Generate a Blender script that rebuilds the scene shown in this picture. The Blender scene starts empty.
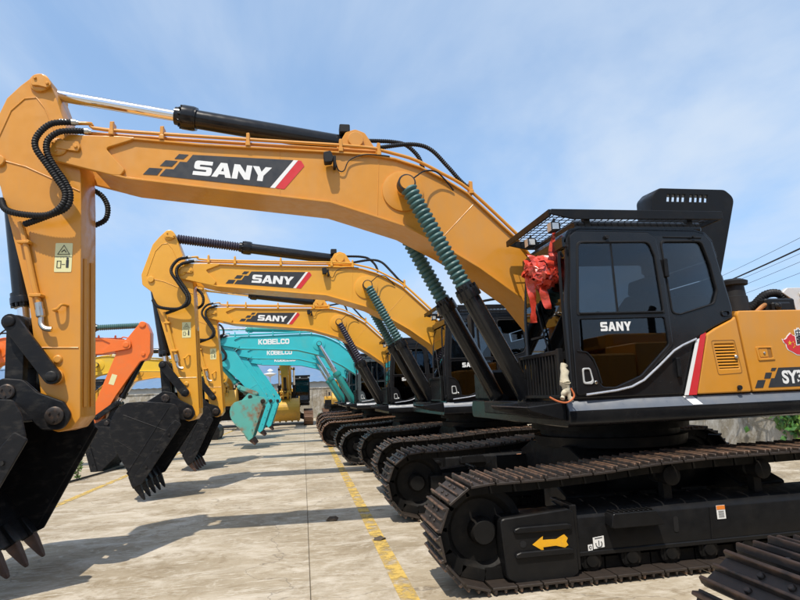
import bpy, bmesh, math, random
from mathutils import Vector, Matrix
random.seed(7)
R = math.radians
S = bpy.context.scene
COL = S.collection

# ------------------------------------------------------------------ camera
def make_camera():
    yaw, pitch, roll = R(10.08), R(9.52), R(-2.35)
    f = Vector((math.sin(yaw)*math.cos(pitch), math.cos(yaw)*math.cos(pitch), math.sin(pitch)))
    r = Vector((math.cos(yaw), -math.sin(yaw), 0)); u = r.cross(f)
    r2 = r*math.cos(roll) + u*math.sin(roll); u2 = -r*math.sin(roll) + u*math.cos(roll)
    cd = bpy.data.cameras.new('camera'); cd.sensor_width = 36; cd.lens = 36*560/800
    cd.clip_start = 0.05; cd.clip_end = 3000
    c = bpy.data.objects.new('camera', cd); COL.objects.link(c)
    m = Matrix((r2, u2, -f)).transposed().to_4x4(); m.translation = (0, 0, 1.6)
    c.matrix_world = m
    S.camera = c
make_camera()

# ------------------------------------------------------------------ sky and sun
SUN_TO = Vector((-0.216, -0.418, 0.88)).normalized()
def make_world():
    w = bpy.data.worlds.new('World'); S.world = w; w.use_nodes = True
    nt = w.node_tree; N = nt.nodes; L = nt.links; N.clear()
    out = N.new('ShaderNodeOutputWorld'); bg = N.new('ShaderNodeBackground'); bg.inputs[1].default_value = 0.15
    sky = N.new('ShaderNodeTexSky'); sky.sky_type = 'NISHITA'; sky.sun_disc = False
    sky.sun_elevation = math.asin(SUN_TO.z); sky.sun_rotation = math.atan2(SUN_TO.x, SUN_TO.y)
    sky.air_density = 1.0; sky.dust_density = 1.6; sky.ozone_density = 1.2
    tc = N.new('ShaderNodeTexCoord'); sep = N.new('ShaderNodeSeparateXYZ'); L.new(tc.outputs['Generated'], sep.inputs[0])
    # project the sky direction on a high cloud layer
    mx = N.new('ShaderNodeMath'); mx.operation = 'MAXIMUM'; mx.inputs[1].default_value = 0.0; L.new(sep.outputs['Z'], mx.inputs[0])
    ad = N.new('ShaderNodeMath'); ad.operation = 'ADD'; ad.inputs[1].default_value = 0.12; L.new(mx.outputs[0], ad.inputs[0])
    dx = N.new('ShaderNodeMath'); dx.operation = 'DIVIDE'; L.new(sep.outputs['X'], dx.inputs[0]); L.new(ad.outputs[0], dx.inputs[1])
    dy = N.new('ShaderNodeMath'); dy.operation = 'DIVIDE'; L.new(sep.outputs['Y'], dy.inputs[0]); L.new(ad.outputs[0], dy.inputs[1])
    cb = N.new('ShaderNodeCombineXYZ'); L.new(dx.outputs[0], cb.inputs[0]); L.new(dy.outputs[0], cb.inputs[1])
    mp = N.new('ShaderNodeMapping'); mp.inputs['Rotation'].default_value = (0, 0, R(-35)); mp.inputs['Scale'].default_value = (0.75, 0.42, 1)
    mp.inputs['Location'].default_value = (3.6, 0.6, 0)
    L.new(cb.outputs[0], mp.inputs[0])
    n1 = N.new('ShaderNodeTexNoise'); n1.inputs['Scale'].default_value = 1.1; n1.inputs['Detail'].default_value = 8; n1.inputs['Roughness'].default_value = 0.55
    n1.inputs['Distortion'].default_value = 0.5
    L.new(mp.outputs[0], n1.inputs['Vector'])
    cr = N.new('ShaderNodeMapRange'); cr.interpolation_type = 'SMOOTHSTEP'; cr.inputs[1].default_value = 0.38; cr.inputs[2].default_value = 0.70
    cr.inputs[3].default_value = 0.0; cr.inputs[4].default_value = 0.85; L.new(n1.outputs[0], cr.inputs[0])
    # thin even veil, thicker towards the horizon
    hz = N.new('ShaderNodeMapRange'); hz.inputs[1].default_value = 0.0; hz.inputs[2].default_value = 0.5; hz.inputs[3].default_value = 0.80; hz.inputs[4].default_value = 0.45
    L.new(mx.outputs[0], hz.inputs[0])
    veil = N.new('ShaderNodeMixRGB'); veil.inputs[2].default_value = (2.4, 3.95, 6.3, 1)
    L.new(hz.outputs[0], veil.inputs[0]); L.new(sky.outputs[0], veil.inputs[1])
    mix = N.new('ShaderNodeMixRGB'); mix.inputs[2].default_value = (3.9, 4.5, 5.3, 1)
    L.new(cr.outputs[0], mix.inputs[0]); L.new(veil.outputs[0], mix.inputs[1])
    L.new(mix.outputs[0], bg.inputs[0]); L.new(bg.outputs[0], out.inputs[0])
make_world()
sd = bpy.data.lights.new('sun', 'SUN'); sd.energy = 4.0; sd.angle = R(0.53); sd.color = (1.0, 0.93, 0.82)
so = bpy.data.objects.new('sun', sd); COL.objects.link(so)
so.rotation_euler = SUN_TO.to_track_quat('Z', 'Y').to_euler(); so.location = (-6, -12, 25)
S.view_settings.view_transform = 'Standard'; S.view_settings.look = 'None'
S.view_settings.exposure = 0.25; S.view_settings.gamma = 1.0; S.view_settings.use_curve_mapping = False

# ------------------------------------------------------------------ materials
MATS = {}
def mat(name, col, rough=0.5, metal=0.0, var=0.12, vscale=3.0, col2=None, amt2=0.0, s2=8.0, lo=0.5, hi=0.7, bump=0.0, bscale=60.0, coat=0.0, spec=0.5, stretch=None, rvar=0.12, fine=0.0):
    if name in MATS: return MATS[name]
    m = bpy.data.materials.new(name); m.use_nodes = True; nt = m.node_tree; N = nt.nodes; L = nt.links
    b = N['Principled BSDF']; tc = N.new('ShaderNodeTexCoord')
    vec = tc.outputs['Object']
    if stretch:
        mp = N.new('ShaderNodeMapping'); mp.inputs['Scale'].default_value = stretch; L.new(vec, mp.inputs[0]); vec2 = mp.outputs[0]
    else: vec2 = vec
    n = N.new('ShaderNodeTexNoise'); n.inputs['Scale'].default_value = vscale; n.inputs['Detail'].default_value = 5; L.new(vec, n.inputs['Vector'])
    a = N.new('ShaderNodeMixRGB'); a.inputs[1].default_value = (*[c*(1-var) for c in col], 1); a.inputs[2].default_value = (*[min(1, c*(1+var)) for c in col], 1)
    L.new(n.outputs[0], a.inputs[0]); cur = a.outputs[0]
    if col2 and amt2 > 0:
        n2 = N.new('ShaderNodeTexNoise'); n2.inputs['Scale'].default_value = s2; n2.inputs['Detail'].default_value = 7; n2.inputs['Roughness'].default_value = 0.65
        L.new(vec2, n2.inputs['Vector'])
        mr = N.new('ShaderNodeMapRange'); mr.inputs[1].default_value = lo; mr.inputs[2].default_value = hi; mr.inputs[4].default_value = amt2; L.new(n2.outputs[0], mr.inputs[0])
        a2 = N.new('ShaderNodeMixRGB'); a2.inputs[2].default_value = (*col2, 1); L.new(mr.outputs[0], a2.inputs[0]); L.new(cur, a2.inputs[1]); cur = a2.outputs[0]
    L.new(cur, b.inputs['Base Color'])
    rr = N.new('ShaderNodeMapRange'); rr.inputs[3].default_value = max(0.02, rough-rvar); rr.inputs[4].default_value = min(1, rough+rvar); rr.inputs[1].default_value = 0.3; rr.inputs[2].default_value = 0.7
    n3 = N.new('ShaderNodeTexNoise'); n3.inputs['Scale'].default_value = vscale*4; n3.inputs['Detail'].default_value = 6; L.new(vec, n3.inputs['Vector'])
    L.new(n3.outputs[0], rr.inputs[0]); L.new(rr.outputs[0], b.inputs['Roughness'])
    b.inputs['Metallic'].default_value = metal; b.inputs['Coat Weight'].default_value = coat; b.inputs['Coat Roughness'].default_value = 0.12
    b.inputs['Specular IOR Level'].default_value = spec
    if bump > 0:
        nb = N.new('ShaderNodeTexNoise'); nb.inputs['Scale'].default_value = bscale; nb.inputs['Detail'].default_value = 6; L.new(vec, nb.inputs['Vector'])
        bp = N.new('ShaderNodeBump'); bp.inputs['Strength'].default_value = bump; bp.inputs['Distance'].default_value = 0.01
        L.new(nb.outputs[0], bp.inputs['Height']); L.new(bp.outputs[0], b.inputs['Normal'])
    MATS[name] = m; return m

DUST = (0.34, 0.27, 0.18)
OCHRE = mat('ochre_paint', (0.63, 0.262, 0.020), 0.42, col2=(0.50, 0.27, 0.09), amt2=0.5, s2=2.2, lo=0.46, hi=0.78, coat=0.25, bump=0.06, bscale=7, var=0.09, stretch=(1.6, 1.6, .6))
YELLOW = mat('yellow_paint', (0.73, 0.345, 0.025), 0.42, col2=(0.55, 0.32, 0.08), amt2=0.3, s2=2.2, coat=0.25, bump=0.04, bscale=9, var=0.06)
LEMON = mat('lemon_paint', (0.75, 0.47, 0.03), 0.45, col2=(0.5, 0.36, 0.12), amt2=0.4, s2=2.2, var=0.08)
CATY = mat('old_yellow_paint', (0.62, 0.36, 0.05), 0.5, col2=(0.3, 0.2, 0.1), amt2=0.5, s2=2.5, var=0.1)
ORANGE = mat('orange_paint', (0.80, 0.155, 0.012), 0.42, col2=(0.55, 0.2, 0.06), amt2=0.3, s2=2.5, coat=0.2, var=0.06)
TEAL = mat('teal_paint', (0.035, 0.47, 0.51), 0.42, col2=(0.12, 0.42, 0.38), amt2=0.35, s2=2.5, coat=0.2, var=0.07)
TEALB = mat('rusted_teal_paint', (0.10, 0.38, 0.33), 0.6, col2=(0.24, 0.12, 0.06), amt2=0.9, s2=1.8, lo=0.48, hi=0.62, var=0.12)
BLACK = mat('black_gloss_paint', (0.010, 0.0105, 0.012), 0.22, col2=(0.035, 0.033, 0.03), amt2=0.35, s2=3, lo=0.45, hi=0.85, coat=0.12, spec=.3, bump=0.02, bscale=5, rvar=0.06)
BLACKM = mat('black_satin_paint', (0.0085, 0.0085, 0.009), 0.40, col2=(0.035, 0.031, 0.026), amt2=0.4, spec=.2, s2=4, lo=0.5, hi=0.9)
BUCKETM = mat('black_bucket_steel', (0.008, 0.008, 0.009), 0.45, spec=.25, col2=(0.075, 0.066, 0.055), amt2=0.55, s2=5, lo=0.52, hi=0.8, bump=0.15, bscale=25, stretch=(1, 1, 2.5))
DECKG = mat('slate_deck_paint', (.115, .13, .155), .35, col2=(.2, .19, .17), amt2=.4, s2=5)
DARK = mat('dark_underside', (0.007, 0.0066, 0.0062), 0.6, spec=.2, col2=(0.04, 0.032, 0.024), amt2=0.5, s2=4)
RUBBER = mat('black_rubber', (0.011, 0.011, 0.012), 0.6, spec=.3, bump=0.1, bscale=80)
CHROME = mat('chrome_rod', (0.78, 0.78, 0.80), 0.10, 1.0, var=0.03, rvar=0.04)
STEEL = mat('zinc_fitting', (0.55, 0.53, 0.48), 0.32, 1.0)
WHITEP = mat('white_print', (0.80, 0.80, 0.78), 0.45, var=0.03)
REDP = mat('red_print', (0.62, 0.03, 0.035), 0.4, var=0.05)
BLKP = mat('charcoal_print', (0.030, 0.032, 0.036), 0.45, var=0.08)
NAVYP = mat('navy_print', (0.02, 0.03, 0.16), 0.45)
GOLDP = mat('gold_print', (0.75, 0.48, 0.03), 0.45)
ARROWM = mat('arrow_print', (0.80, 0.40, 0.01), 0.5, col2=(0.25, 0.2, 0.1), amt2=0.3, s2=30)
CREAM = mat('cream_label', (0.72, 0.68, 0.36), 0.5, var=0.06)
ORLAB = mat('orange_label', (0.75, 0.22, 0.03), 0.5)
TOOTHM = mat('rusty_tooth_steel', (0.085, 0.045, 0.030), 0.6, col2=(0.16, 0.07, 0.035), amt2=0.8, s2=10, bump=0.3, bscale=40)
PINM = mat('worn_pin_steel', (0.045, 0.038, 0.034), 0.45, 0.6, col2=(0.16, 0.09, 0.05), amt2=0.6, s2=18)
BELLOWT = mat('teal_vinyl', (0.050, 0.125, 0.120), 0.5, var=0.25, vscale=6)
BELLOWB = mat('dark_vinyl', (0.030, 0.026, 0.045), 0.5, var=0.2)
SEATM = mat('seat_fabric', (0.012, 0.012, 0.013), 0.85, bump=0.2)
LAMPL = mat('lamp_lens', (0.75, 0.74, 0.70), 0.12, 0.4)
SILVER = mat('silver_panel', (0.62, 0.62, 0.60), 0.4, 0.3, col2=DUST, amt2=0.4, s2=6)
RIBBON = mat('red_satin', (0.62, 0.055, 0.028), 0.30, var=0.25, vscale=10, spec=.9)
RAGM = mat('dirty_cloth', (0.55, 0.49, 0.36), 0.9, col2=(0.3, 0.2, 0.1), amt2=0.5, s2=14, bump=0.3)
TEALBARREL = mat('teal_cylinder_paint', (0.03, 0.30, 0.28), 0.4, coat=0.2)

def shoe_mat():
    m = bpy.data.materials.new('worn_track_steel'); m.use_nodes = True; nt = m.node_tree; N = nt.nodes; L = nt.links; b = N['Principled BSDF']
    tc = N.new('ShaderNodeTexCoord'); oi = N.new('ShaderNodeObjectInfo'); sp = N.new('ShaderNodeSeparateXYZ'); L.new(tc.outputs['Object'], sp.inputs[0])
    va = N.new('ShaderNodeVectorMath'); va.operation = 'ADD'; L.new(tc.outputs['Object'], va.inputs[0])
    sc = N.new('ShaderNodeVectorMath'); sc.operation = 'SCALE'; sc.inputs['Scale'].default_value = 1.0; L.new(oi.outputs['Location'], sc.inputs[0]); L.new(sc.outputs[0], va.inputs[1])
    n = N.new('ShaderNodeTexNoise'); n.inputs['Scale'].default_value = 14; n.inputs['Detail'].default_value = 6; L.new(va.outputs[0], n.inputs['Vector'])
    # grouser crests are worn to bare brown steel
    ad = N.new('ShaderNodeMath'); ad.operation = 'MULTIPLY_ADD'; ad.inputs[1].default_value = 0.05; L.new(n.outputs[0], ad.inputs[0]); L.new(sp.outputs['Z'], ad.inputs[2])
    mr = N.new('ShaderNodeMapRange'); mr.inputs[1].default_value = 0.062; mr.inputs[2].default_value = 0.085; L.new(ad.outputs[0], mr.inputs[0])
    base = N.new('ShaderNodeMixRGB'); base.inputs[1].default_value = (0.020, 0.018, 0.017, 1); base.inputs[2].default_value = (0.060, 0.043, 0.033, 1); L.new(n.outputs[0], base.inputs[0])
    mx = N.new('ShaderNodeMixRGB'); mx.inputs[2].default_value = (0.19, 0.105, 0.062, 1); L.new(mr.outputs[0], mx.inputs[0]); L.new(base.outputs[0], mx.inputs[1])
    L.new(mx.outputs[0], b.inputs['Base Color']); b.inputs['Roughness'].default_value = 0.5; b.inputs['Metallic'].default_value = 0.25
    bp = N.new('ShaderNodeBump'); bp.inputs['Strength'].default_value = 0.3; bp.inputs['Distance'].default_value = 0.01; L.new(n.outputs[0], bp.inputs['Height']); L.new(bp.outputs[0], b.inputs['Normal'])
    return m
SHOE = shoe_mat()

def glass_mat(name, tint):
    m = bpy.data.materials.new(name); m.use_nodes = True; nt = m.node_tree; N = nt.nodes; L = nt.links; N.clear()
    out = N.new('ShaderNodeOutputMaterial'); tr = N.new('ShaderNodeBsdfTransparent'); gl = N.new('ShaderNodeBsdfGlossy'); mx = N.new('ShaderNodeMixShader'); fr = N.new('ShaderNodeFresnel')
    tc = N.new('ShaderNodeTexCoord'); n = N.new('ShaderNodeTexNoise'); n.inputs['Scale'].default_value = 3; L.new(tc.outputs['Object'], n.inputs['Vector'])
    mr = N.new('ShaderNodeMapRange'); mr.inputs[3].default_value = 0.0; mr.inputs[4].default_value = 0.03; L.new(n.outputs[0], mr.inputs[0]); L.new(mr.outputs[0], gl.inputs['Roughness'])
    tr.inputs[0].default_value = (*tint, 1); fr.inputs[0].default_value = 1.5; gl.inputs[0].default_value = (0.95, 0.97, 1, 1)
    L.new(fr.outputs[0], mx.inputs[0]); L.new(tr.outputs[0], mx.inputs[1]); L.new(gl.outputs[0], mx.inputs[2]); L.new(mx.outputs[0], out.inputs[0])
    return m
GLASS = glass_mat('tinted_glass', (0.47, 0.50, 0.52))

# ------------------------------------------------------------------ mesh helpers
def smooth(me, ang=35):
    me.shade_smooth()
    try: me.set_sharp_from_angle(angle=R(ang))
    except Exception: pass
    return me

class MB:
    def __init__(s): s.v = []; s.f = []
    def add(s, vs, fs):
        o = len(s.v); s.v += [tuple(v) for v in vs]; s.f += [tuple(i+o for i in f) for f in fs]; return s
    def box(s, c, d, rot=None):
        hx, hy, hz = d[0]/2, d[1]/2, d[2]/2
        vs = [Vector((x*hx, y*hy, z*hz)) for x in (-1, 1) for y in (-1, 1) for z in (-1, 1)]
        if rot is not None: vs = [rot @ v for v in vs]
        c = Vector(c)
        return s.add([v+c for v in vs], [(0,1,3,2),(4,6,7,5),(0,4,5,1),(2,3,7,6),(0,2,6,4),(1,5,7,3)])
    def bb(s, x0, x1, y0, y1, z0, z1): return s.box(((x0+x1)/2, (y0+y1)/2, (z0+z1)/2), (abs(x1-x0), abs(y1-y0), abs(z1-z0)))
    def prism_y(s, poly, y0, y1):
        n = len(poly)
        vs = [(x, y0, z) for x, z in poly] + [(x, y1, z) for x, z in poly]
        return s.add(vs, [tuple(range(n))[::-1], tuple(range(n, 2*n))] + [(i, (i+1) % n, n+(i+1) % n, n+i) for i in range(n)])
    def prism_x(s, poly, x0, x1):
        n = len(poly)
        vs = [(x0, y, z) for y, z in poly] + [(x1, y, z) for y, z in poly]
        return s.add(vs, [tuple(range(n)), tuple(range(n, 2*n))[::-1]] + [(i, n+i, n+(i+1) % n, (i+1) % n) for i in range(n)])
    def tube(s, path, r, n=10, cap=True, closed=False):
        path = [Vector(p) for p in path]; k = len(path)
        rs = r if isinstance(r, (list, tuple)) else [r]*k
        rings = []; prev = None
        for i, p in enumerate(path):
            if closed: t = path[(i+1) % k] - path[i-1]
            else: t = path[min(i+1, k-1)] - path[max(i-1, 0)]
            if t.length < 1e-9: t = Vector((0, 0, 1))
            t.normalize()
            if prev is None:
                a = Vector((0, 0, 1)) if abs(t.z) < 0.9 else Vector((1, 0, 0)); nrm = t.cross(a).normalized()
            else:
                nrm = prev - t*prev.dot(t)
                if nrm.length < 1e-6: nrm = t.orthogonal()
                nrm.normalize()
            prev = nrm; bn = t.cross(nrm)
            rings.append([p + (nrm*math.cos(2*math.pi*j/n) + bn*math.sin(2*math.pi*j/n))*rs[i] for j in range(n)])
        vs = [v for rg in rings for v in rg]; fs = []
        for i in range(k if closed else k-1):
            a, b = i*n, ((i+1) % k)*n
            for j in range(n): fs.append((a+j, a+(j+1) % n, b+(j+1) % n, b+j))
        if cap and not closed: fs += [tuple(range(n))[::-1], tuple(range((k-1)*n, k*n))]
        return s.add(vs, fs)
    def cyl(s, p0, p1, r, n=20, r1=None): return s.tube([p0, p1], [r, r if r1 is None else r1], n)
    def lathe(s, p0, p1, prof, n=20):
        p0 = Vector(p0); p1 = Vector(p1); d = p1-p0
        t = d.normalized(); a = t.orthogonal().normalized(); b = t.cross(a)
        vs = []; fs = []
        for u, r in prof:
            c = p0 + d*u
            vs += [c + (a*math.cos(2*math.pi*j/n) + b*math.sin(2*math.pi*j/n))*r for j in range(n)]
        k = len(prof)
        for i in range(k-1):
            for j in range(n): fs.append((i*n+j, i*n+(j+1) % n, (i+1)*n+(j+1) % n, (i+1)*n+j))
        fs += [tuple(range(n))[::-1], tuple(range((k-1)*n, k*n))]
        return s.add(vs, fs)
    def ribbon(s, path, w, th):
        """strip following (x,z) points, width along y from -w to w, thickness th"""
        n = len(path); vs = []; fs = []
        for i, (x, z) in enumerate(path):
            a = Vector(path[max(i-1, 0)]); b = Vector(path[min(i+1, n-1)]); t = (b-a).normalized(); nx, nz = -t.y, t.x
            for y in (-w, w):
                vs += [(x+nx*th/2, y, z+nz*th/2), (x-nx*th/2, y, z-nz*th/2)]
        for i in range(n-1):
            a, b = i*4, (i+1)*4
            fs += [(a, a+2, b+2, b), (a+1, b+1, b+3, a+3), (a, b, b+1, a+1), (a+2, a+3, b+3, b+2)]
        fs += [(0, 1, 3, 2), (n*4-4, n*4-2, n*4-1, n*4-3)]
        return s.add(vs, fs)
    def mesh(s, name, bevel=0.0, ang=35, seg=1):
        me = bpy.data.meshes.new(name); me.from_pydata(s.v, [], s.f); 
        bm = bmesh.new(); bm.from_mesh(me)
        bmesh.ops.recalc_face_normals(bm, faces=bm.faces)
        if bevel > 0:
            ed = [e for e in bm.edges if len(e.link_faces) == 2 and e.calc_face_angle(0) > R(30)]
            bmesh.ops.bevel(bm, geom=ed, offset=bevel, segments=seg, affect='EDGES', clamp_overlap=True)
        bm.to_mesh(me); bm.free(); me.update()
        return smooth(me, ang)

def fillet(poly, r, seg=4):
    """round the corners; r a number or one per corner"""
    n = len(poly); out = []
    for i in range(n):
        p = Vector(poly[i]); a = Vector(poly[i-1]); b = Vector(poly[(i+1) % n]); rr = r[i] if isinstance(r, (list, tuple)) else r
        da = a-p; db = b-p; la, lb = da.length, db.length
        if rr <= 0 or la < 1e-6 or lb < 1e-6: out.append(tuple(p)); continue
        da /= la; db /= lb; c = max(-1, min(1, da.dot(db))); th = math.acos(c)
        if th > R(172): out.append(tuple(p)); continue
        d = min(rr/math.tan(th/2), la*0.48, lb*0.48)
        p0, p1 = p+da*d, p+db*d
        for k in range(seg+1):
            t = k/seg; q = p0*(1-t)**2 + p*2*t*(1-t) + p1*t*t; out.append(tuple(q))
    return out

def slab(name, outer, holes=(), th=0.02, bevel=0.0, y=0.0, extra=()):
    """plate in the x-z plane, centred on y, real thickness, bevelled edges, with holes"""
    cu = bpy.data.curves.new('c', 'CURVE'); cu.dimensions = '2D'; cu.fill_mode = 'BOTH'
    bevel = min(bevel, th*0.45)
    cu.extrude = th/2-bevel; cu.bevel_depth = bevel; cu.bevel_resolution = 1; cu.offset = -bevel
    for pl in [outer, *holes, *extra]:
        sp = cu.splines.new('POLY'); sp.points.add(len(pl)-1); sp.use_cyclic_u = True
        for i, (a, b) in enumerate(pl): sp.points[i].co = (a, b, 0, 1)
    ob = bpy.data.objects.new('t', cu)
    me = bpy.data.meshes.new_from_object(ob); bpy.data.objects.remove(ob); bpy.data.curves.remove(cu)
    me.name = name; me.materials.clear()
    me.transform(Matrix.Translation((0, y, 0)) @ Matrix.Rotation(R(90), 4, 'X'))
    return smooth(me, 30)

def font_mesh(name, txt, size, th=0.002, bold=0.0, sx=1.0, shear=0.0):
    cu = bpy.data.curves.new('f', 'FONT'); cu.body = txt; cu.size = size; cu.extrude = th/2; cu.offset = bold; cu.shear = shear
    ob = bpy.data.objects.new('t', cu); me = bpy.data.meshes.new_from_object(ob); bpy.data.objects.remove(ob); bpy.data.curves.remove(cu)
    me.name = name; me.materials.clear()
    me.transform(Matrix.Rotation(R(90), 4, 'X') @ Matrix.Diagonal((sx, 1, 1, 1)))
    return me

CACHE = {}
def cached(key, fn):
    if key not in CACHE: CACHE[key] = fn()
    return CACHE[key]

def ob(name, me, m, parent=None, loc=(0, 0, 0), rot=(0, 0, 0), label=None, kind=None):
    if len(me.materials) == 0: me.materials.append(None)
    o = bpy.data.objects.new(name, me); COL.objects.link(o)
    o.material_slots[0].link = 'OBJECT'; o.material_slots[0].material = m
    o.parent = parent; o.location = loc; o.rotation_euler = rot
    if label: o['label'] = label
    if kind: o['kind'] = kind
    return o

def tag(o, label, cat, group=None):
    o['label'] = label; o['category'] = cat
    if group: o['group'] = group
    return o

def empty(name, loc, rz=0, sc=1.0):
    e = bpy.data.objects.new(name, None); COL.objects.link(e); e.location = loc; e.rotation_euler = (0, 0, rz); e.scale = (sc, sc, sc); e.empty_display_size = 0.3
    return e

def spline(pts, sub=6):
    """Catmull-Rom through the points"""
    P = [Vector(p) for p in pts]; out = []
    for i in range(len(P)-1):
        p0 = P[max(i-1, 0)]; p1 = P[i]; p2 = P[i+1]; p3 = P[min(i+2, len(P)-1)]
        for k in range(sub):
            t = k/sub
            out.append(0.5*((2*p1) + (p2-p0)*t + (2*p0-5*p1+4*p2-p3)*t*t + (3*p1-p0-3*p2+p3)*t**3))
    out.append(P[-1]); return out

# block letters in a unit box
def rr(x0, y0, x1, y1, r): return fillet([(x0, y0), (x1, y0), (x1, y1), (x0, y1)], r, 3)
GL = {
 'S': ([fillet([(0,0),(1,0),(1,.6),(.3,.6),(.3,.74),(.97,.74),(.97,1),(0,1),(0,.4),(.7,.4),(.7,.26),(0,.26)], [.02,.2,.2,.05,.05,.02,.02,.2,.2,.05,.05,.02], 3)], 1.0),
 'A': ([[(-.02,0),(.34,1),(.70,1),(1.06,0),(.74,0),(.67,.2),(.36,.2),(.29,0)], [(.44,.42),(.60,.42),(.52,.70)]], 1.04),
 'N': ([[(0,0),(0,1),(.32,1),(.70,.46),(.70,1),(1,1),(1,0),(.70,0),(.30,.56),(.30,0)]], 1.0),
 'Y': ([[(.36,0),(.36,.38),(-.02,1),(.34,1),(.52,.64),(.70,1),(1.06,1),(.67,.38),(.67,0)]], 1.04),
 'K': ([[(0,0),(0,1),(.28,1),(.28,.62),(.66,1),(1.02,1),(.55,.52),(1.04,0),(.68,0),(.28,.42),(.28,0)]], 1.02),
 'O': ([rr(0,0,1,1,.3), rr(.27,.25,.73,.75,.12)], 1.0),
 'B': ([fillet([(0,0),(1,0),(1,.5),(.97,.54),(.97,1),(0,1)], [0,.22,.1,.1,.22,0], 3), rr(.28,.2,.72,.42,.05), rr(.28,.6,.7,.8,.05)], 1.0),
 'E': ([[(0,0),(0,1),(.95,1),(.95,.77),(.28,.77),(.28,.62),(.88,.62),(.88,.39),(.28,.39),(.28,.23),(.97,.23),(.97,0)]], .97),
 'L': ([[(0,0),(0,1),(.28,1),(.28,.25),(.92,.25),(.92,0)]], .92),
 'C': ([fillet([(0,0),(1,0),(1,.36),(.72,.36),(.72,.25),(.28,.25),(.28,.75),(.72,.75),(.72,.64),(1,.64),(1,1),(0,1)], [.3,.25,0,0,.05,.1,.1,.05,0,0,.25,.3], 3)], 1.0),
}
def word_polys(txt, w, h, gap=0.08):
    tot = sum(GL[c][1] for c in txt) + gap*(len(txt)-1); s = w/tot; x = 0; res = []
    for c in txt:
        for pl in GL[c][0]: res.append([((x+a)*s, b*h) for a, b in pl])
        x += GL[c][1]+gap
    return res
def word_mesh(name, txt, w, h, th=0.002, gap=0.08):
    pl = word_polys(txt, w, h, gap); return slab(name, pl[0], pl[1:], th)

def mir(me):
    """copy of a decal mesh turned round to face +y"""
    m2 = me.copy(); m2.transform(Matrix.Rotation(R(180), 4, 'Z')); return m2

# ------------------------------------------------------------------ the excavator, built facing -x, swing centre at the origin
FOOT = Vector((-0.30, 0, 1.90)); TIP = Vector((-5.95, 0, 4.24)); ATOP = Vector((-6.19, 0, 4.98)); BP = Vector((-5.82, 0, 1.53))
LK = Vector((-5.87, 0, 1.90)); RE = Vector((-6.27, 0, 2.44)); BL = Vector((-6.20, 0, 1.81)); BC = Vector((-6.52, 0, 4.10))
BB = Vector((-2.36, 0, 3.86)); CB = Vector((-1.13, 0, 1.47)); AC = Vector((-2.87, 0, 4.50))
def roty(v, a): return Matrix.Rotation(a, 3, 'Y') @ v

BOOM_TOP = [(-5.60,4.37),(-5.40,4.38),(-4.56,4.33),(-3.28,4.30),(-2.72,4.28),(-2.44,4.24),(-2.15,4.15),(-1.87,4.01),(-1.61,3.85),(-1.05,3.31),(-.60,2.72),(-.16,2.08)]
BOOM_BOT = [(-5.60,4.02),(-5.40,3.96),(-5.28,3.93),(-3.18,3.71),(-2.86,3.61),(-2.36,3.45),(-1.91,3.21),(-1.52,2.97),(-1.05,2.62),(-.72,2.18),(-.48,1.76)]
def rel(pts, o): return [(x-o.x, z-o.z) for x, z in pts]
def rel3(pts, o): return [(x-o.x, y, z-o.z) for x, y, z in pts]

def boom_body():
    prof = BOOM_TOP + fillet([(-.10,2.0),(-.10,1.72),(-.44,1.72)], 0.14, 4) + BOOM_BOT[::-1]
    return slab('boom', rel(prof, FOOT), (), 0.50, 0.008)
def boom_flange(pts):
    b = MB(); b.ribbon(rel(pts, FOOT), 0.285, 0.022); return b.mesh('flange', 0.004)
def nose():
    pl = fillet([(-6.10,4.14),(-6.08,4.40),(-5.7,4.385),(-5.34,4.39),(-5.20,4.38),(-5.26,4.345),(-5.50,4.25),(-5.30,4.02),(-5.34,3.955),(-5.42,3.955),(-5.95,4.09)], [.11,.14,.05,.02,.03,.03,.03,.03,.03,.03,.1])
    return slab('nose_plate', rel(pl, FOOT), (), 0.05, 0.008)

ARM_POLY = [(-6.50,4.80),(-6.38,4.95),(-6.25,5.08),(-6.13,5.08),(-6.04,4.85),(-5.91,4.48),(-5.76,4.13),(-5.73,3.7),(-5.63,1.50),(-5.70,1.40),(-5.82,1.37),(-5.93,1.42),(-5.97,1.60),(-6.16,2.66),(-6.36,3.37),(-6.50,3.85),(-6.68,4.0),(-6.70,4.2)]
ARM_R = [.05,.05,.09,.07,.05,.04,.04,.04,.06,.04,.04,.05,.05,.2,.1,.06,.07,.08]
def arm_body(): return slab('arm', rel(fillet(ARM_POLY, ARM_R), TIP), (), 0.42, 0.008)

def corrugated(path, r, pitch=0.03, amp=0.004):
    L_ = sum((path[i+1]-path[i]).length for i in range(len(path)-1)); n = max(8, int(L_/pitch)*2)
    pts = []; acc = 0; i = 0; step = L_/n; cur = Vector(path[0]); pts.append(cur.copy())
    d = 0
    for k in range(1, n+1):
        target = k*step
        while i < len(path)-2 and acc+(path[i+1]-path[i]).length < target: acc += (path[i+1]-path[i]).length; i += 1
        seg = path[i+1]-path[i]; t = (target-acc)/max(seg.length, 1e-9); pts.append(path[i]+seg*min(t, 1))
    rs = [r+(amp if k % 2 else -amp) for k in range(len(pts))]
    return pts, rs

def bellows_prof(u0, u1, n, r0, r1):
    pr = []
    for k in range(n):
        a = u0+(u1-u0)*k/n; b = u0+(u1-u0)*(k+0.5)/n; pr += [(a, r0), (b-(u1-u0)*.12/n, r1), (b+(u1-u0)*.12/n, r1)]
    pr.append((u1, r0)); return pr

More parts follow.
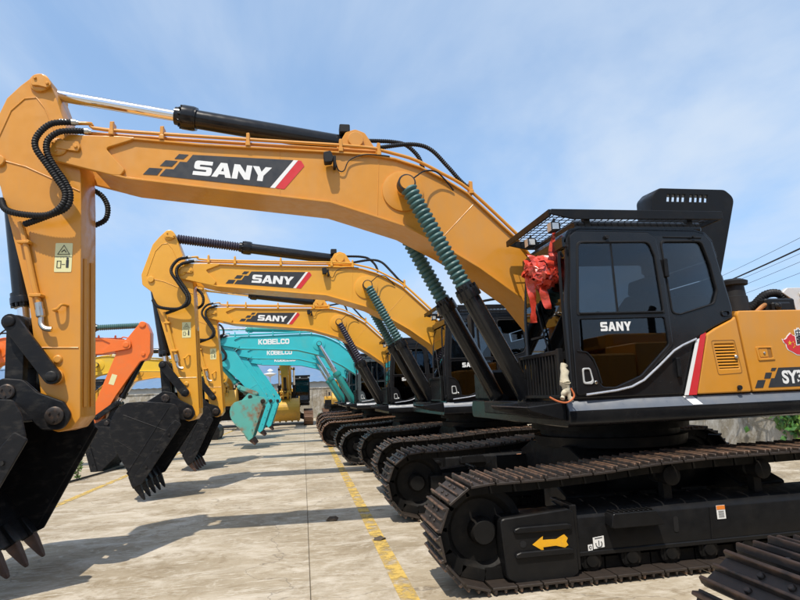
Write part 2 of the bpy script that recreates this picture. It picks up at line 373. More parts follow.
def shoe_mesh():
    b = MB(); b.bb(-.098, .104, -.3, .3, 0, .020)
    for x, h, w in ((-.088, .052, .030), (-.002, .046, .026), (.080, .052, .030)):
        b.prism_y([(x-w/2, .02), (x+w/2, .02), (x+w*.26, h), (x-w*.26, h)], -.298, .298)
    for x in (-.045, .04):
        for y in (-.075, .075):
            b.lathe((x, y, .02), (x, y, .034), [(0, .017), (1, .015)], 6)
    return b.mesh('shoe', 0.003)

def track_path(n):
    c0 = (-2.05, .452); r0 = .385; c1 = (2.02, .50); r1 = .435; pts = []
    for k in range(13):            # front idler from the bottom round to the top
        a = R(-90-180*k/12); pts.append((c0[0]+r0*math.cos(a), c0[1]+r0*math.sin(a)))
    pts += [(-1.55,.842),(-1.0,.868),(-.5,.905),(0,.925),(.5,.928),(1.0,.932)]
    for k in range(13):
        a = R(90-180*k/12); pts.append((c1[0]+r1*math.cos(a), c1[1]+r1*math.sin(a)))
    pts.append((1.0, .067)); pts.append((-1.0, .067))
    P = [Vector(p) for p in pts]; P.append(P[0])
    Ls = [0]
    for i in range(len(P)-1): Ls.append(Ls[-1]+(P[i+1]-P[i]).length)
    tot = Ls[-1]; res = []
    for k in range(n):
        s = tot*(k+.5)/n
        def at(s):
            s %= tot
            i = max(j for j in range(len(Ls)-1) if Ls[j] <= s); t = (s-Ls[i])/(Ls[i+1]-Ls[i]); return P[i].lerp(P[i+1], t)
        p = at(s); t = (at(s+.06)-at(s-.06)).normalized(); res.append((p, t))
    return res
NSH = 50
TPATH = track_path(NSH)

def undercarriage(root, c):
    det = c.get('shoes', False)
    for side in (-1, 1):
        yc = 1.37*side
        def chain():
            b = MB()
            for p, t in TPATH:
                rot = Matrix(((t.x, 0, -t.y), (0, 1, 0), (t.y, 0, t.x)))
                nrm = Vector((-t.y, 0, t.x))
                for yy in (-.085, .085): b.box(Vector((p.x, yy, p.y))-nrm*.05, (.20, .045, .09), rot)
                b.box(Vector((p.x, 0, p.y))-nrm*.05, (.045, .15, .045), rot)
            return b.mesh('crawler_track', 0)
        tr = ob('crawler_track', cached('chain', chain), DARK, root, (0, yc, 0))
        sm = cached('shoe', shoe_mesh)
        if det:
            for p, t in TPATH:
                a = math.atan2(-t.y, t.x)     # outward is the left of the running direction (clockwise path -> +z on top)
                ob('shoe', sm, SHOE, tr, (p.x, random.uniform(-.004, .004), p.y), (0, a, 0))
        else:
            def joined():
                b = MB()
                for p, t in TPATH:
                    a = math.atan2(-t.y, t.x); M = Matrix.Translation((p.x, 0, p.y)) @ Matrix.Rotation(a, 4, 'Y')
                    for bx in ((-.098, .104, -.3, .3, 0, .02), (-.1, -.075, -.298, .298, .02, .05), (-.015, .012, -.298, .298, .02, .045), (.068, .093, -.298, .298, .02, .05)):
                        q = MB(); q.bb(*bx); b.add([M @ Vector(v) for v in q.v], q.f)
                return b.mesh('shoes', 0)
            ob('shoe_belt', cached('joinedshoes', joined), SHOE, tr, kind='stuff')
        # frame
        def frame():
            b = MB(); s = -1
            b.prism_x([(-.16, .20), (-.16, .50), (-.10, .565), (.14, .60), (.18, .5), (.18, .20)], -1.32, 1.72)
            b.bb(-1.34, 1.72, -.175, -.16, .195, .235)     # lower lip
            b.bb(-1.30, -1.24, -.20, .2, .10, .62)         # collar
            b.bb(1.70, 1.86, -.14, .16, .12, .66)
            return b.mesh('track_frame', 0.012)
        rz = 0 if side < 0 else R(180)
        sx = 1 if side < 0 else -1
        fo = cached('frame', frame)
        if side > 0: fo = cached('frameR', lambda: (lambda m: (m.transform(Matrix.Scale(-1, 4, (0, 1, 0))), m.flip_normals(), m)[2])(cached('frame', frame).copy()))
        fr = ob('track_frame', fo, BLACKM, root, (0, yc, 0))
        def block():
            b = MB(); b.prism_y(fillet([(-1.90, .10), (-1.93, .56), (-1.33, .60), (-1.28, .57), (-1.28, .09), (-1.36, .05), (-1.82, .06)], .04, 3), -.235, -.03)
            b.bb(-1.88, -1.3, -.03, .2, .3, .54)
            return b.mesh('idler_guard', 0.012)
        def ribs(z):
            b = MB(); b.prism_y(fillet([(-1.83, z-.022), (-1.82, z+.012), (-1.78, z+.024), (-1.36, z+.024), (-1.32, z+.01), (-1.33, z-.022)], .012, 2), -.262, -.23); return b.mesh('guard_rib', 0.006)
        def flip(m):
            m = m.copy(); m.transform(Matrix.Scale(-1, 4, (0, 1, 0))); m.flip_normals(); return m
        def sided(key, fn):
            return cached(key, fn) if side < 0 else cached(key+'R', lambda: flip(cached(key, fn)))
        g = ob('idler_guard', sided('iguard', block), BLACKM, root, (0, yc, 0))
        if c.get('near', 0) >= 1:
            for z in (.465, .275): ob('guard_rib', sided('rib%.3f' % z, lambda: ribs(z)), BLACKM, g)
            if side < 0:
                ob('arrow_sticker', cached('arrow', lambda: slab('arrow_sticker', [(-1.67,.345),(-1.575,.405),(-1.58,.375),(-1.46,.372),(-1.39,.405),(-1.36,.372),(-1.375,.345),(-1.36,.318),(-1.39,.30),(-1.47,.322),(-1.58,.318),(-1.575,.285)], (), .003)), ARROWM, g, (0, -.238, 0), label='yellow arrow sticker')
                ob('bolt_hole', cached('bhole', lambda: MB().cyl((-1.75, -.236, .355), (-1.75, -.239, .355), .028, 16).mesh('h')), RUBBER, g)
                st = ob('lashing_sticker', cached('lash', lambda: slab('s', [(-1.10,.245),(-1.0,.255),(-1.0,.345),(-1.10,.335)], (), .003)), WHITEP, fr, (0, -.163, 0), label='white lashing point sticker')
                ob('small_sticker', cached('lash2', lambda: slab('s', [(-1.15,.235),(-1.11,.238),(-1.11,.285),(-1.15,.282)], (), .003)), WHITEP, fr, (0, -.163, 0))
                ob('sticker_symbol', cached('lash3', lambda: MB().tube([Vector((-1.05+.028*math.cos(a), -.166, .283+.028*math.sin(a))) for a in [R(x) for x in range(-200, 60, 20)]], .004, 6).tube([Vector((-1.05, -.166, .31)), Vector((-1.05, -.166, .27))], .004, 6).tube([Vector((-1.085, -.166, .328)), Vector((-1.015, -.166, .334))], .003, 6).mesh('s')), BLKP, fr)
                ob('sticker_symbol', cached('lash4', lambda: MB().tube([Vector((-1.13+.01*math.cos(a), -.166, .262+.012*math.sin(a))) for a in [R(x) for x in range(0, 360, 40)]], .003, 6).mesh('s')), BLKP, fr)
                ob('orange_label', cached('olab', lambda: slab('s', [(.10,.395),(.185,.395),(.185,.51),(.10,.51)], (), .003)), WHITEP, fr, (0, -.163, 0), label='white label with orange header')
                ob('label_header', cached('olab2', lambda: slab('s', [(.102,.475),(.183,.475),(.183,.508),(.102,.508)], (), .003)), ORLAB, fr, (0, -.1655, 0))
                ob('label_text', cached('olab3', lambda: (lambda b: [b.bb(.115, .170, -.001, .001, z, z+.004) for z in (.410, .422, .434, .446, .458)] and b.mesh('t'))(MB())), BLKP, fr, (0, -.1655, 0))
                ob('weld_seam', cached('wseam', lambda: MB().tube([(.035, -.163, .50), (.03, -.163, .36), (.02, -.163, .22)], .006, 6).mesh('s')), BLACKM, fr)
                ob('slot', cached('slot', lambda: slab('s', fillet([(-.335,.32),(-.29,.32),(-.285,.45),(-.33,.45)], .02, 4), (), .004)), RUBBER, fr, (0, -.163, 0))
            ob('step_pad', sided('pad', lambda: (lambda b: (b.prism_y(fillet([(-.98,.42),(-.96,.54),(-.56,.54),(-.49,.44),(-.49,.42)], .02, 2), -.28, -.15), [b.bb(-.95+.045*k, -.93+.045*k, -.275, -.16, .54, .552) for k in range(9)], b.mesh('step_pad', .006))[-1])(MB())), BLACKM, root, (0, yc, 0))
        def idler():
            b = MB(); b.lathe((-2.05, -.10, .452), (-2.05, .10, .452), [(.28, .08), (.26, .25), (.10, .275), (.0, .30), (.02, .345), (.06, .365), (.3, .37), (.35, .33), (.65, .33), (.7, .37), (.94, .365), (.98, .345), (1, .30), (.9, .275), (.74, .25), (.72, .08)], 40)
            b.lathe((-2.05, -.17, .452), (-2.05, .17, .452), [(0, .09), (.1, .11), (.9, .11), (1, .09)], 20); return b.mesh('idler')
        ob('idler', cached('idler', idler), DARK, root, (0, yc, 0))
        def sprocket():
            b = MB(); pl = []
            for k in range(42): a = 2*math.pi*k/42; r = .33 if k % 2 else .385; pl.append((2.02+r*math.cos(a), .5+r*math.sin(a)))
            b.prism_y(pl, -.03, .03); b.lathe((2.02, -.22, .5), (2.02, .2, .5), [(0, .18), (.1, .24), (.4, .26), (1, .26)], 28); return b.mesh('sprocket', .004)
        ob('sprocket', cached('sprocket', sprocket), BLACKM, root, (0, yc, 0))
        def roller():
            b = MB(); b.lathe((0, -.17, .155), (0, .17, .155), [(0, .05), (.06, .06), (.08, .095), (.3, .1), (.32, .08), (.68, .08), (.7, .1), (.92, .095), (.94, .06), (1, .05)], 18)
            b.bb(-.07, .07, -.155, -.135, .1, .22).bb(-.07, .07, .135, .155, .1, .22); return b.mesh('track_roller')
        for k in range(8): ob('track_roller', cached('roller', roller), DARK, root, (-1.12+.37*k, yc, 0))
        def carrier():
            b = MB(); b.lathe((0, -.14, .785), (0, .14, .785), [(0, .05), (.05, .085), (.4, .085), (.45, .07), (.55, .07), (.6, .085), (.95, .085), (1, .05)], 18)
            b.bb(-.04, .04, -.04, .04, .55, .72); return b.mesh('carrier_roller')
        for x in (-.27, .66): ob('carrier_roller', cached('carrier', carrier), DARK, root, (x, yc, 0))
    def carb():
        b = MB(); b.prism_x([(-.55, .50), (-.85, .55), (-.85, .85), (-.5, .98), (.5, .98), (.85, .85), (.85, .55), (.55, .50)], -.75, .75)
        for sx in (-1, 1):
            for sy in (-1, 1):
                b.prism_x([(sy*.7, .45), (sy*.7, .8), (sy*1.2, .62), (sy*1.2, .30)], sx*.9-.25, sx*.9+.25)
        return b.mesh('carbody', .015)
    ob('carbody', cached('carb', carb), BLACKM, root)
    ob('swing_bearing', cached('swing', lambda: MB().lathe((0, 0, .96), (0, 0, 1.25), [(0, .82), (.35, .84), (.36, .76), (.6, .76), (.61, .86), (1, .86)], 48).mesh('swing_bearing')), DARK, root)

def house(root, c):
    paint, blk = c['paint'], c.get('blk', BLACK)
    near = c.get('near', 0)
    def deck():
        b = MB()
        # main deck frame with a chamfered edge that catches the sky
        b.prism_x([(-1.40, 1.245), (-1.46, 1.27), (-1.475, 1.385), (-1.425, 1.47), (1.425, 1.47), (1.475, 1.385), (1.46, 1.27), (1.40, 1.245)], -1.18, 2.75)
        b.prism_y([(-1.18, 1.30), (-1.52, 1.40), (-1.55, 1.44), (-1.18, 1.47)], -1.42, -.42)
        return b.mesh('deck_frame', .008)
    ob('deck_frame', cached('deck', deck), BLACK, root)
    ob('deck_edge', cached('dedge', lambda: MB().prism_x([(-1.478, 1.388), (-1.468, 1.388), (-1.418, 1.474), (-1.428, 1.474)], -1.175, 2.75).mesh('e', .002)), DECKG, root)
    # rear body
    def body():
        b = MB()
        b.prism_x(fillet([(-1.37, 1.475), (-1.37, 2.16), (-.55, 2.19), (-.55, 1.475)], [0, .06, 0, 0], 4), .60, 2.36)
        b.bb(.64, 2.36, .52, 1.38, 1.475, 2.2)
        b.bb(.45, 2.36, -.55, .52, 1.475, 1.75)
        return b.mesh('engine_body', .02)
    ob('engine_body', cached('body', body), paint, root)
    ob('tool_box', cached('tbox', lambda: MB().bb(-.19, .62, .62, 1.40, 1.475, 2.05).mesh('t', .03)), paint, root)
    ob('step_box', cached('sbox', lambda: MB().bb(-1.15, -.2, .62, 1.40, 1.475, 1.85).mesh('t', .03)), BLACKM, root)
    front = [(.115,1.485),(.30,2.045),(.40,2.10),(.60,2.185),(.635,2.215),(.695,1.485)]
    rear_p = [(.710,1.485),(.650,2.225),(.67,2.265),(2.38,2.265),(2.38,1.485)]
    vent_h = []
    if near >= 1:
        vent_h.append(fillet([(.362,1.945),(.575,1.945),(.598,1.715),(.386,1.715)], .01, 2))
    fp = ob('side_door_panel', cached('fp%d' % (near >= 1), lambda: slab('p', fillet(front, [.02,.03,.05,.05,.03,.02]), vent_h, .05, .012)), paint, root, (0, -1.43, 0))
    rp = ob('side_door_panel', cached('rp', lambda: slab('p', fillet(rear_p, [.02,.05,.05,.03,.02]), (), .05, .012)), paint, root, (0, -1.43, 0))
    ob('panel_shoulder', cached('shoulder', lambda: MB().prism_x(fillet([(-1.45, 2.15), (-1.45, 2.262), (-1.1, 2.30), (-.55, 2.30), (-.55, 2.15)], [0, .07, .05, 0, 0], 5), .672, 2.378).mesh('panel_shoulder')), paint, root)
    ob('vent_backing', cached('vback', lambda: MB().bb(.35, .62, -1.40, -1.39, 1.66, 1.99).mesh('v')), RUBBER, fp, (0, 1.43, 0)) if near >= 1 else None
    # red and white sash
    ob('white_sash', cached('wsash', lambda: slab('p', [(.168,1.99),(.207,2.005),(.018,1.482),(-.022,1.482)], (), .006)), WHITEP, root, (0, -1.462, 0))
    ob('red_sash', cached('rsash', lambda: slab('p', [(.209,2.006),(.225,2.035),(.285,2.060),(.103,1.482),(.020,1.482)], (), .006)), REDP, root, (0, -1.462, 0))
    if near >= 1:
        fr_o = fillet([(.33,1.985),(.585,1.985),(.625,1.665),(.36,1.655)], .025, 4); fr_i = fillet([(.336,1.979),(.580,1.979),(.618,1.671),(.366,1.661)], .022, 4)
        ob('vent_seam', cached('vseam', lambda: slab('p', fr_o, [fr_i], .004)), mat('ochre_seam', (0.30, 0.13, 0.02), .6), fp, (0, -.0255, 0))
        for k in range(8):
            ob('louvre', cached('louv', lambda: MB().prism_x([(.004, .018), (-.006, .008), (-.006, 0), (.004, 0)], -.004, .212).mesh('l')), paint, fp, (.363+.0029*k, -.018, 1.921-.0285*k))
        ob('latch', cached('latch', lambda: MB().lathe((0, 0, 0), (0, -.014, 0), [(0, .018), (.6, .018), (1, .012)], 14).mesh('l')), STEEL, fp, (.575, -.026, 1.82))
        ob('bumper_stop', cached('bstop', lambda: MB().lathe((0, 0, 0), (0, -.03, 0), [(0, .014), (.3, .014), (.4, .024), (1, .022)], 14).mesh('l')), RUBBER, fp, (.555, -.026, 1.53))
        hd = ob('door_handle', cached('hdl', lambda: slab('p', fillet([(.80,1.91),(.985,1.91),(1.0,1.78),(.815,1.775)], .012, 3), [fillet([(.825,1.895),(.965,1.895),(.975,1.80),(.832,1.797)], .01, 3)], .012, .004)), paint, rp, (0, -.028, 0))
        ob('handle_paddle', cached('hdl2', lambda: slab('p', fillet([(.835,1.885),(.925,1.885),(.93,1.81),(.84,1.808)], .008, 3), (), .008, .003)), paint, hd, (0, .002, 0))
        ob('handle_recess', cached('hdl3', lambda: slab('p', [(.928,1.893),(.964,1.893),(.974,1.802),(.934,1.80)], (), .003)), mat('ochre_seam', (0.30, 0.13, 0.02), .6), hd, (0, .003, 0))
        ob('lock', cached('lock', lambda: MB().lathe((0, 0, 0), (0, -.01, 0), [(0, .012), (.7, .012), (1, .008)], 12).mesh('l')), STEEL, hd, (.885, -.002, 1.848))
        for nm, pl in (('a', [(.735,1.52),(.775,1.592),(.86,1.592),(.82,1.52)]), ('b', [(.848,1.605),(.873,1.66),(.942,1.66),(.915,1.605)]), ('c', [(.932,1.675),(.947,1.703),(1.0,1.703),(.977,1.675)])):
            ob('decal_check', cached('dchk'+nm, lambda: slab('p', pl, (), .003)), BLKP, rp, (0, -.027, 0))
        ob('model_decal', cached('mdec', lambda: slab('p', [(.88,1.52),(.925,1.605),(.962,1.605),(1.02,1.703),(2.0,1.703),(1.94,1.52)], (), .003)), BLKP, rp, (0, -.027, 0))
        ob('model_lettering', cached('mlet', lambda: font_mesh('t', 'SY365H', .165, .003, .006, .92)), WHITEP, rp, (1.045, -.029, 1.555))
        if near >= 2:
            mp = [(1.115,1.975),(1.14,1.97),(1.165,1.985),(1.175,2.0),(1.215,2.03),(1.235,2.01),(1.262,2.0),(1.30,1.96),(1.36,1.94),(1.42,2.03),(1.50,2.05),(1.52,1.99),(1.47,1.93),(1.48,1.88),(1.44,1.80),(1.38,1.78),(1.34,1.80),(1.29,1.82),(1.25,1.825),(1.21,1.85),(1.165,1.872),(1.15,1.90),(1.15,1.925),(1.13,1.94)]
            cx, cz = 1.3, 1.91
            ob('map_sticker_edge', slab('p', [(cx+(x-cx)*1.06, cz+(z-cz)*1.08) for x, z in mp], (), .002), WHITEP, rp, (0, -.0265, 0))
            ms = ob('map_sticker', slab('p', mp, (), .003), REDP, rp, (0, -.0275, 0), label='red map sticker with yellow stars')
            def star(x, z, r, a0=0): return [(x+(r if k % 2 == 0 else r*.4)*math.sin(a0+math.pi*k/5), z+(r if k % 2 == 0 else r*.4)*math.cos(a0+math.pi*k/5)) for k in range(10)]
            for x, z, r, a in ((1.188,1.937,.026,.1), (1.228,1.945,.009,.4), (1.243,1.926,.009,.8), (1.238,1.905,.009,.2), (1.222,1.892,.009,.6)): ob('star', slab('p', star(x, z, r, a), (), .002), GOLDP, ms, (0, -.0025, 0))
            for z, t in ((2.0, '中'), (1.93, '国')):
                ob('sticker_character_edge', font_mesh('t', t, .085, .002, .012), WHITEP, rp, (1.262, -.0295, z)); ob('sticker_character', font_mesh('t', t, .085, .002, .002), BLKP, rp, (1.262, -.031, z))
            ob('deck_sticker', slab('p', [(-.02,0),(.08,0),(.145,-.092),(.045,-.092)], (), .002), WHITEP, root, (0, -1.4305, 1.474), (R(-30.2), 0, 0))
    # counterweight
    ob('counterweight', cached('cw', lambda: (lambda b: (b.prism_y(fillet([(2.40,1.25),(2.40,2.27),(3.05,2.27),(3.28,2.0),(3.30,1.5),(3.1,1.25)], .08, 4), -1.40, 1.40), b.mesh('counterweight', .03))[-1])(MB())), c.get('cw', BLACKM), root)
    # engine bits and hood
    if near >= 2:
        def hoodm():
            b = MB()
            return slab('p', fillet([(.95,3.05),(.95,4.02),(1.06,4.13),(2.02,4.13),(2.16,4.02),(1.85,2.95)], [.03,.10,.10,.12,.14,.03], 5),
                [[(1.16+.072*k+(.04 if k > 3 else 0), 3.955), (1.20+.072*k+(.04 if k > 3 else 0), 3.955), (1.215+.072*k+(.04 if k > 3 else 0), 4.045), (1.175+.072*k+(.04 if k > 3 else 0), 4.045)] for k in range(8)], .03, .012)
        h = ob('engine_hood', hoodm(), BLACKM, root, (0, .32, -.03), (R(4), 0, 0), label='open black engine hood with vent slots')
        rim = fillet([(.95,3.05),(.95,4.02),(1.06,4.13),(2.02,4.13),(2.16,4.02),(1.85,2.95)], [.03,.10,.10,.12,.14,.03], 5)
        rimi = [(1.52+(x-1.52)*.965, 3.55+(z-3.55)*.965) for x, z in rim]
        ob('hood_rim', slab('p', rim, [rimi], .34, .01), BLACKM, h, (0, .16, 0))
        ob('hood_hinge', MB().bb(.98, 1.08, -.02, .05, 2.9, 3.1).bb(1.7, 1.8, -.02, .05, 2.85, 3.0).mesh('h', .005), BLACKM, h)
        for x in (1.27, 1.85): ob('hood_stud', MB().lathe((x, .1, 4.12), (x, .1, 4.155), [(0, .014), (1, .010)], 10).mesh('s'), BLACKM, h)
        ob('hood_stay', MB().cyl((1.0, .2, 2.2), (1.02, .32, 3.1), .012, 8).mesh('s'), STEEL, h, (0, -.32, 0.03))
        ob('air_precleaner', MB().lathe((1.38, -.62, 2.2), (1.38, -.62, 2.74), [(0, .10), (.30, .115), (.31, .14), (.62, .13), (.63, .12), (.86, .11), (.87, .15), (.95, .155), (1, .10)], 28).mesh('p'), RUBBER, root)
        ob('air_hose', (lambda pr: MB().tube(pr[0], pr[1], 12).mesh('h'))(corrugated(spline([Vector(p) for p in ((1.45,-.55,2.34),(1.62,-.58,2.42),(1.8,-.6,2.56),(1.98,-.6,2.58),(2.05,-.6,2.5))]), .045, .03, .005)), RUBBER, root)
        ob('elbow_pipe', MB().tube(spline([(1.5,-.7,2.30),(1.62,-.72,2.40),(1.70,-.72,2.44)]), .026, 10).mesh('h'), mat('copper_pipe', (.45, .2, .07), .4, .6), root)
        ob('engine_block', MB().bb(1.66, 2.05, -.75, -.2, 2.1, 2.50).bb(1.7, 1.95, -.8, -.7, 2.3, 2.45).lathe((1.75, -.8, 2.4), (1.75, -.84, 2.4), [(0, .05), (1, .04)], 14).bb(1.5, 2.3, -.6, .4, 1.8, 2.35).mesh('engine', .02), BLACKM, root)
        sh = ob('heat_shield', MB().prism_y(fillet([(1.98,2.58),(2.06,2.635),(3.0,2.65),(3.0,2.22),(2.18,2.2),(2.10,2.5)], .02, 3), -.66, -.60).mesh('h', .008), SILVER, root, label='silver louvred heat shield')
        for k in range(5): ob('shield_louvre', MB().prism_x([(-.66, 2.28+.065*k), (-.69, 2.29+.065*k), (-.66, 2.315+.065*k)], 2.20, 3.0).mesh('l'), SILVER, sh)
    else:
        ob('engine_hood', cached('hoodc', lambda: MB().prism_x(fillet([(-.55, 2.2), (-.5, 2.42), (.5, 2.42), (.55, 2.2)], .06, 3), .8, 2.36).mesh('h', .01)), c.get('hoodm', paint), root)
        ob('exhaust_pipe', cached('exh', lambda: MB().tube([(1.6, .4, 2.3), (1.6, .4, 2.75), (1.66, .4, 2.85)], .06, 12).mesh('h')), BLACKM, root)
    # front handrail and tool box on the far side
    ob('handrail', cached('hrail', lambda: MB().tube(spline([(-1.1,1.2,1.95),(-1.1,1.2,2.7),(-.9,1.2,2.85),(-.3,1.2,2.85),(-.1,1.2,2.7),(-.1,1.2,2.05)], 5), .017, 8).mesh('h')), BLACKM, root)
    ob('boom_bracket', cached('bbrk', lambda: MB().bb(-.55, .1, -.36, -.29, 1.47, 2.05).bb(-.55, .1, .29, .36, 1.47, 2.05).bb(-1.3, -.9, -.55, .55, 1.33, 1.47).mesh('b', .01)), BLACKM, root)

def cab(root, c):
    blk = c.get('cabm', BLACK); near = c.get('near', 0); full = c.get('full', True)
    out = [(-1.13,1.49),(-1.115,2.35),(-1.05,2.96),(-1.0,3.06),(-.90,3.085),(.32,3.075),(.43,3.045),(.50,2.97),(.625,2.30),(.62,2.20),(.40,2.11),(.295,2.06),(.11,1.49)]
    orad = [.03,.1,.1,.05,.04,.05,.06,.06,.05,.04,.05,.04,.02]
    wall_o = fillet(out, orad)
    dwin = fillet([(-.995,2.265),(-.935,2.93),(-.21,2.94),(-.165,2.80),(-.14,2.27)], [.02,.06,.07,.05,.02])
    rwin = fillet([(-.02,2.26),(-.055,2.95),(.375,2.955),(.44,2.72),(.475,2.47),(.42,2.345),(.06,2.25)], [.05,.05,.06,.05,.08,.05,.03])
    lglass = fillet([(-.995,2.205),(-.135,2.21),(-.12,1.96),(-.44,1.68),(-.70,1.585),(-.84,1.59),(-.87,1.76),(-.93,1.88),(-1.01,1.93)], [.02,.02,.05,.08,.06,.05,.1,.06,.04])
    door_o = fillet([(-1.09,1.52),(-1.075,2.35),(-1.02,3.0),(-.96,3.045),(-.20,3.04),(-.125,2.98),(-.085,2.62),(-.075,1.96),(-.43,1.625),(-.66,1.565),(-.9,1.535)], [.03,.1,.06,.05,.06,.05,.1,.06,.1,.08,.02])
    def grow(pl, k):
        cx = sum(p[0] for p in pl)/len(pl); cz = sum(p[1] for p in pl)/len(pl)
        wx = max(p[0] for p in pl)-min(p[0] for p in pl); wz = max(p[1] for p in pl)-min(p[1] for p in pl)
        return [(cx+(x-cx)*(1+2*k/wx), cz+(z-cz)*(1+2*k/wz)) for x, z in pl]
    cb = ob('cab', cached('cabwall', lambda: slab('cab', wall_o, [grow(dwin, -.004), grow(lglass, -.004), rwin], .04, .015)), blk, root, (0, -1.42, 0))
    ob('cab_wall', cached('cabwall2', lambda: slab('w', wall_o, [fillet([(-.98,2.33),(-.92,2.93),(.36,2.95),(.47,2.5),(.44,2.36)], .05)], .04, .015)), blk, cb, (0, .96, 0))
    def shell():
        b = MB(); w = .49
        pts = wall_o
        i0 = min(range(len(pts)), key=lambda i: (pts[i][0]+1.0)**2+(pts[i][1]-3.06)**2)
        top = [p for p in pts if p[1] > 2.93]
        top.sort(key=lambda p: p[0]); b.ribbon(top, w, .03)
        back = [p for p in pts if p[1] < 2.40 and p[0] > .25 and p[1] > 2.04]; 
        b.ribbon([(.43,3.03),(.50,2.96),(.53,2.80)], w, .03); b.ribbon([(.56,2.62),(.615,2.30),(.60,2.0),(.3,1.5)], w, .03)
        b.bb(-1.12, .1, -w, w, 1.47, 1.51); b.bb(-1.12, -1.09, -w, w, 1.49, 1.60); b.bb(-1.08, -1.04, -w, w, 2.90, 3.0)
        return b.mesh('cab_shell', .004)
    ob('cab_roof_shell', cached('cabshell', shell), blk, cb, (0, .48, 0))
    ob('roof_panel', cached('roofp', lambda: MB().prism_x(fillet([(-.49, 3.06), (-.47, 3.17), (.47, 3.17), (.49, 3.06)], .04, 3), -.93, .42).mesh('r', .012)), blk, cb, (0, .48, 0))
    dr = ob('door', cached('cabdoor', lambda: slab('d', door_o, [dwin, lglass], .03, .008)), blk, root, (0, -1.45, 0))
    ob('door_seam', cached('dseam', lambda: slab('d', grow(door_o, .012), [grow(door_o, -.01)], .006)), RUBBER, dr, (0, .009, 0))
    ob('window_gasket', cached('dgask', lambda: slab('d', grow(dwin, .022), [dwin], .02, .006)), RUBBER, dr, (0, -.012, 0))
    ob('window_pane', cached('dpane', lambda: slab('d', grow(dwin, .006), (), .006)), GLASS, dr)
    ob('window_pane', cached('lpane', lambda: slab('d', grow(lglass, .006), (), .006)), GLASS, dr, (0, .002, 0))
    ob('window_gasket', cached('rgask', lambda: slab('d', grow(rwin, .018), [rwin], .02, .006)), RUBBER, cb, (0, -.02, 0))
    ob('window_pane', cached('rpane', lambda: slab('d', grow(rwin, .006), (), .006)), GLASS, cb)
    ob('window_pane', cached('fpane', lambda: slab('d', fillet([(-.985,2.325),(-.925,2.935),(.365,2.955),(.475,2.5),(.445,2.355)], .05), (), .006)), GLASS, cb, (0, .96, 0))
    ob('windshield', cached('wshield', lambda: MB().ribbon([(-1.105,1.62),(-1.095,2.35),(-1.055,2.88)], .475, .006).mesh('w')), GLASS, cb, (0, .48, 0))
    ob('rear_window', cached('rwind', lambda: MB().ribbon([(.535,2.79),(.56,2.63)], .40, .006).mesh('w')), GLASS, cb, (0, .48, 0))
    # seat
    def seat():
        b = MB(); b.prism_y(fillet([(-.62,1.86),(-.62,2.0),(-.12,1.97),(-.1,1.84)], .05, 3), -.26, .26); return b.mesh('seat', .03, seg=2)
    def sback():
        b = MB(); b.prism_y(fillet([(-.20,1.98),(-.12,2.42),(-.02,2.54),(.10,2.54),(.04,1.98)], .05, 4), -.25, .25); b.prism_y(fillet([(-.06,2.53),(-.03,2.68),(.08,2.70),(.09,2.53)], .03, 3), -.14, .14); return b.mesh('seat_back', .03, seg=2)
    ob('seat', cached('seat', seat), SEATM, cb, (0, .50, 0)); ob('seat_back', cached('sback', sback), SEATM, cb, (0, .50, 0))
    ob('console', cached('console', lambda: MB().bb(-.7, .1, -.42, -.28, 1.6, 2.12).bb(-.7, .1, .28, .42, 1.6, 2.12).bb(-.95, -.8, .15, .4, 1.6, 2.35).bb(-.5, .3, -.4, .4, 1.5, 1.86).bb(.1, .45, -.42, .42, 1.6, 2.44).tube([(-.66, -.35, 2.12), (-.72, -.35, 2.30)], [.02, .03], 8).tube([(-.66, .35, 2.12), (-.72, .35, 2.30)], [.02, .03], 8).mesh('c', .02)), SEATM, cb, (0, .48, 0))
    # door fittings
    if full:
        ob('silver_trim', cached('trim', lambda: MB().tube([Vector((x, 0, z)) for x, z in ((.17,2.0),(.02,1.945),(-.08,1.895),(-.25,1.76),(-.42,1.635),(-.55,1.58),(-.70,1.553),(-1.0,1.525))], .011, 8).mesh('t')), mat('silver_trim', (.6, .6, .62), .25, .6), dr, (0, -.018, 0))
        ob('window_bar', cached('wbar', lambda: MB().tube([(-.99, -.02, 2.258), (-.15, -.02, 2.262)], .012, 8).tube([(-.60, .004, 2.27), (-.60, .004, 2.93)], .012, 6).mesh('t')), BLACKM, dr)
        ob('curved_trim', cached('ctrim', lambda: MB().tube([Vector((x, 0, z)) for x, z in ((-1.05,1.92),(-.96,1.905),(-.90,1.84),(-.865,1.74),(-.84,1.62))], .007, 6).mesh('t')), BLACKM, dr, (0, -.018, 0))
        dh = ob('door_handle', cached('dhandle', lambda: slab('d', fillet([(-1.02,1.62),(-1.02,1.765),(-.94,1.765),(-.915,1.64),(-.935,1.615)], .025, 4), [fillet([(-1.005,1.635),(-1.005,1.75),(-.95,1.75),(-.93,1.645)], .02, 3)], .016, .005)), SILVER, dr, (0, -.018, 0))
        ob('door_lock', cached('dlock', lambda: MB().lathe((-.895, -.012, 1.632), (-.895, -.026, 1.632), [(0, .016), (.7, .016), (1, .010)], 12).mesh('l')), STEEL, dr)
        [ob('hinge', cached('hinge', lambda: MB().bb(-.02, .02, -.03, 0, -.09, .09).mesh('h', .008)), BLACKM, dr, (hx, 0, hz)) for hx, hz in ((-.055, 2.69), (-.048, 1.74))]
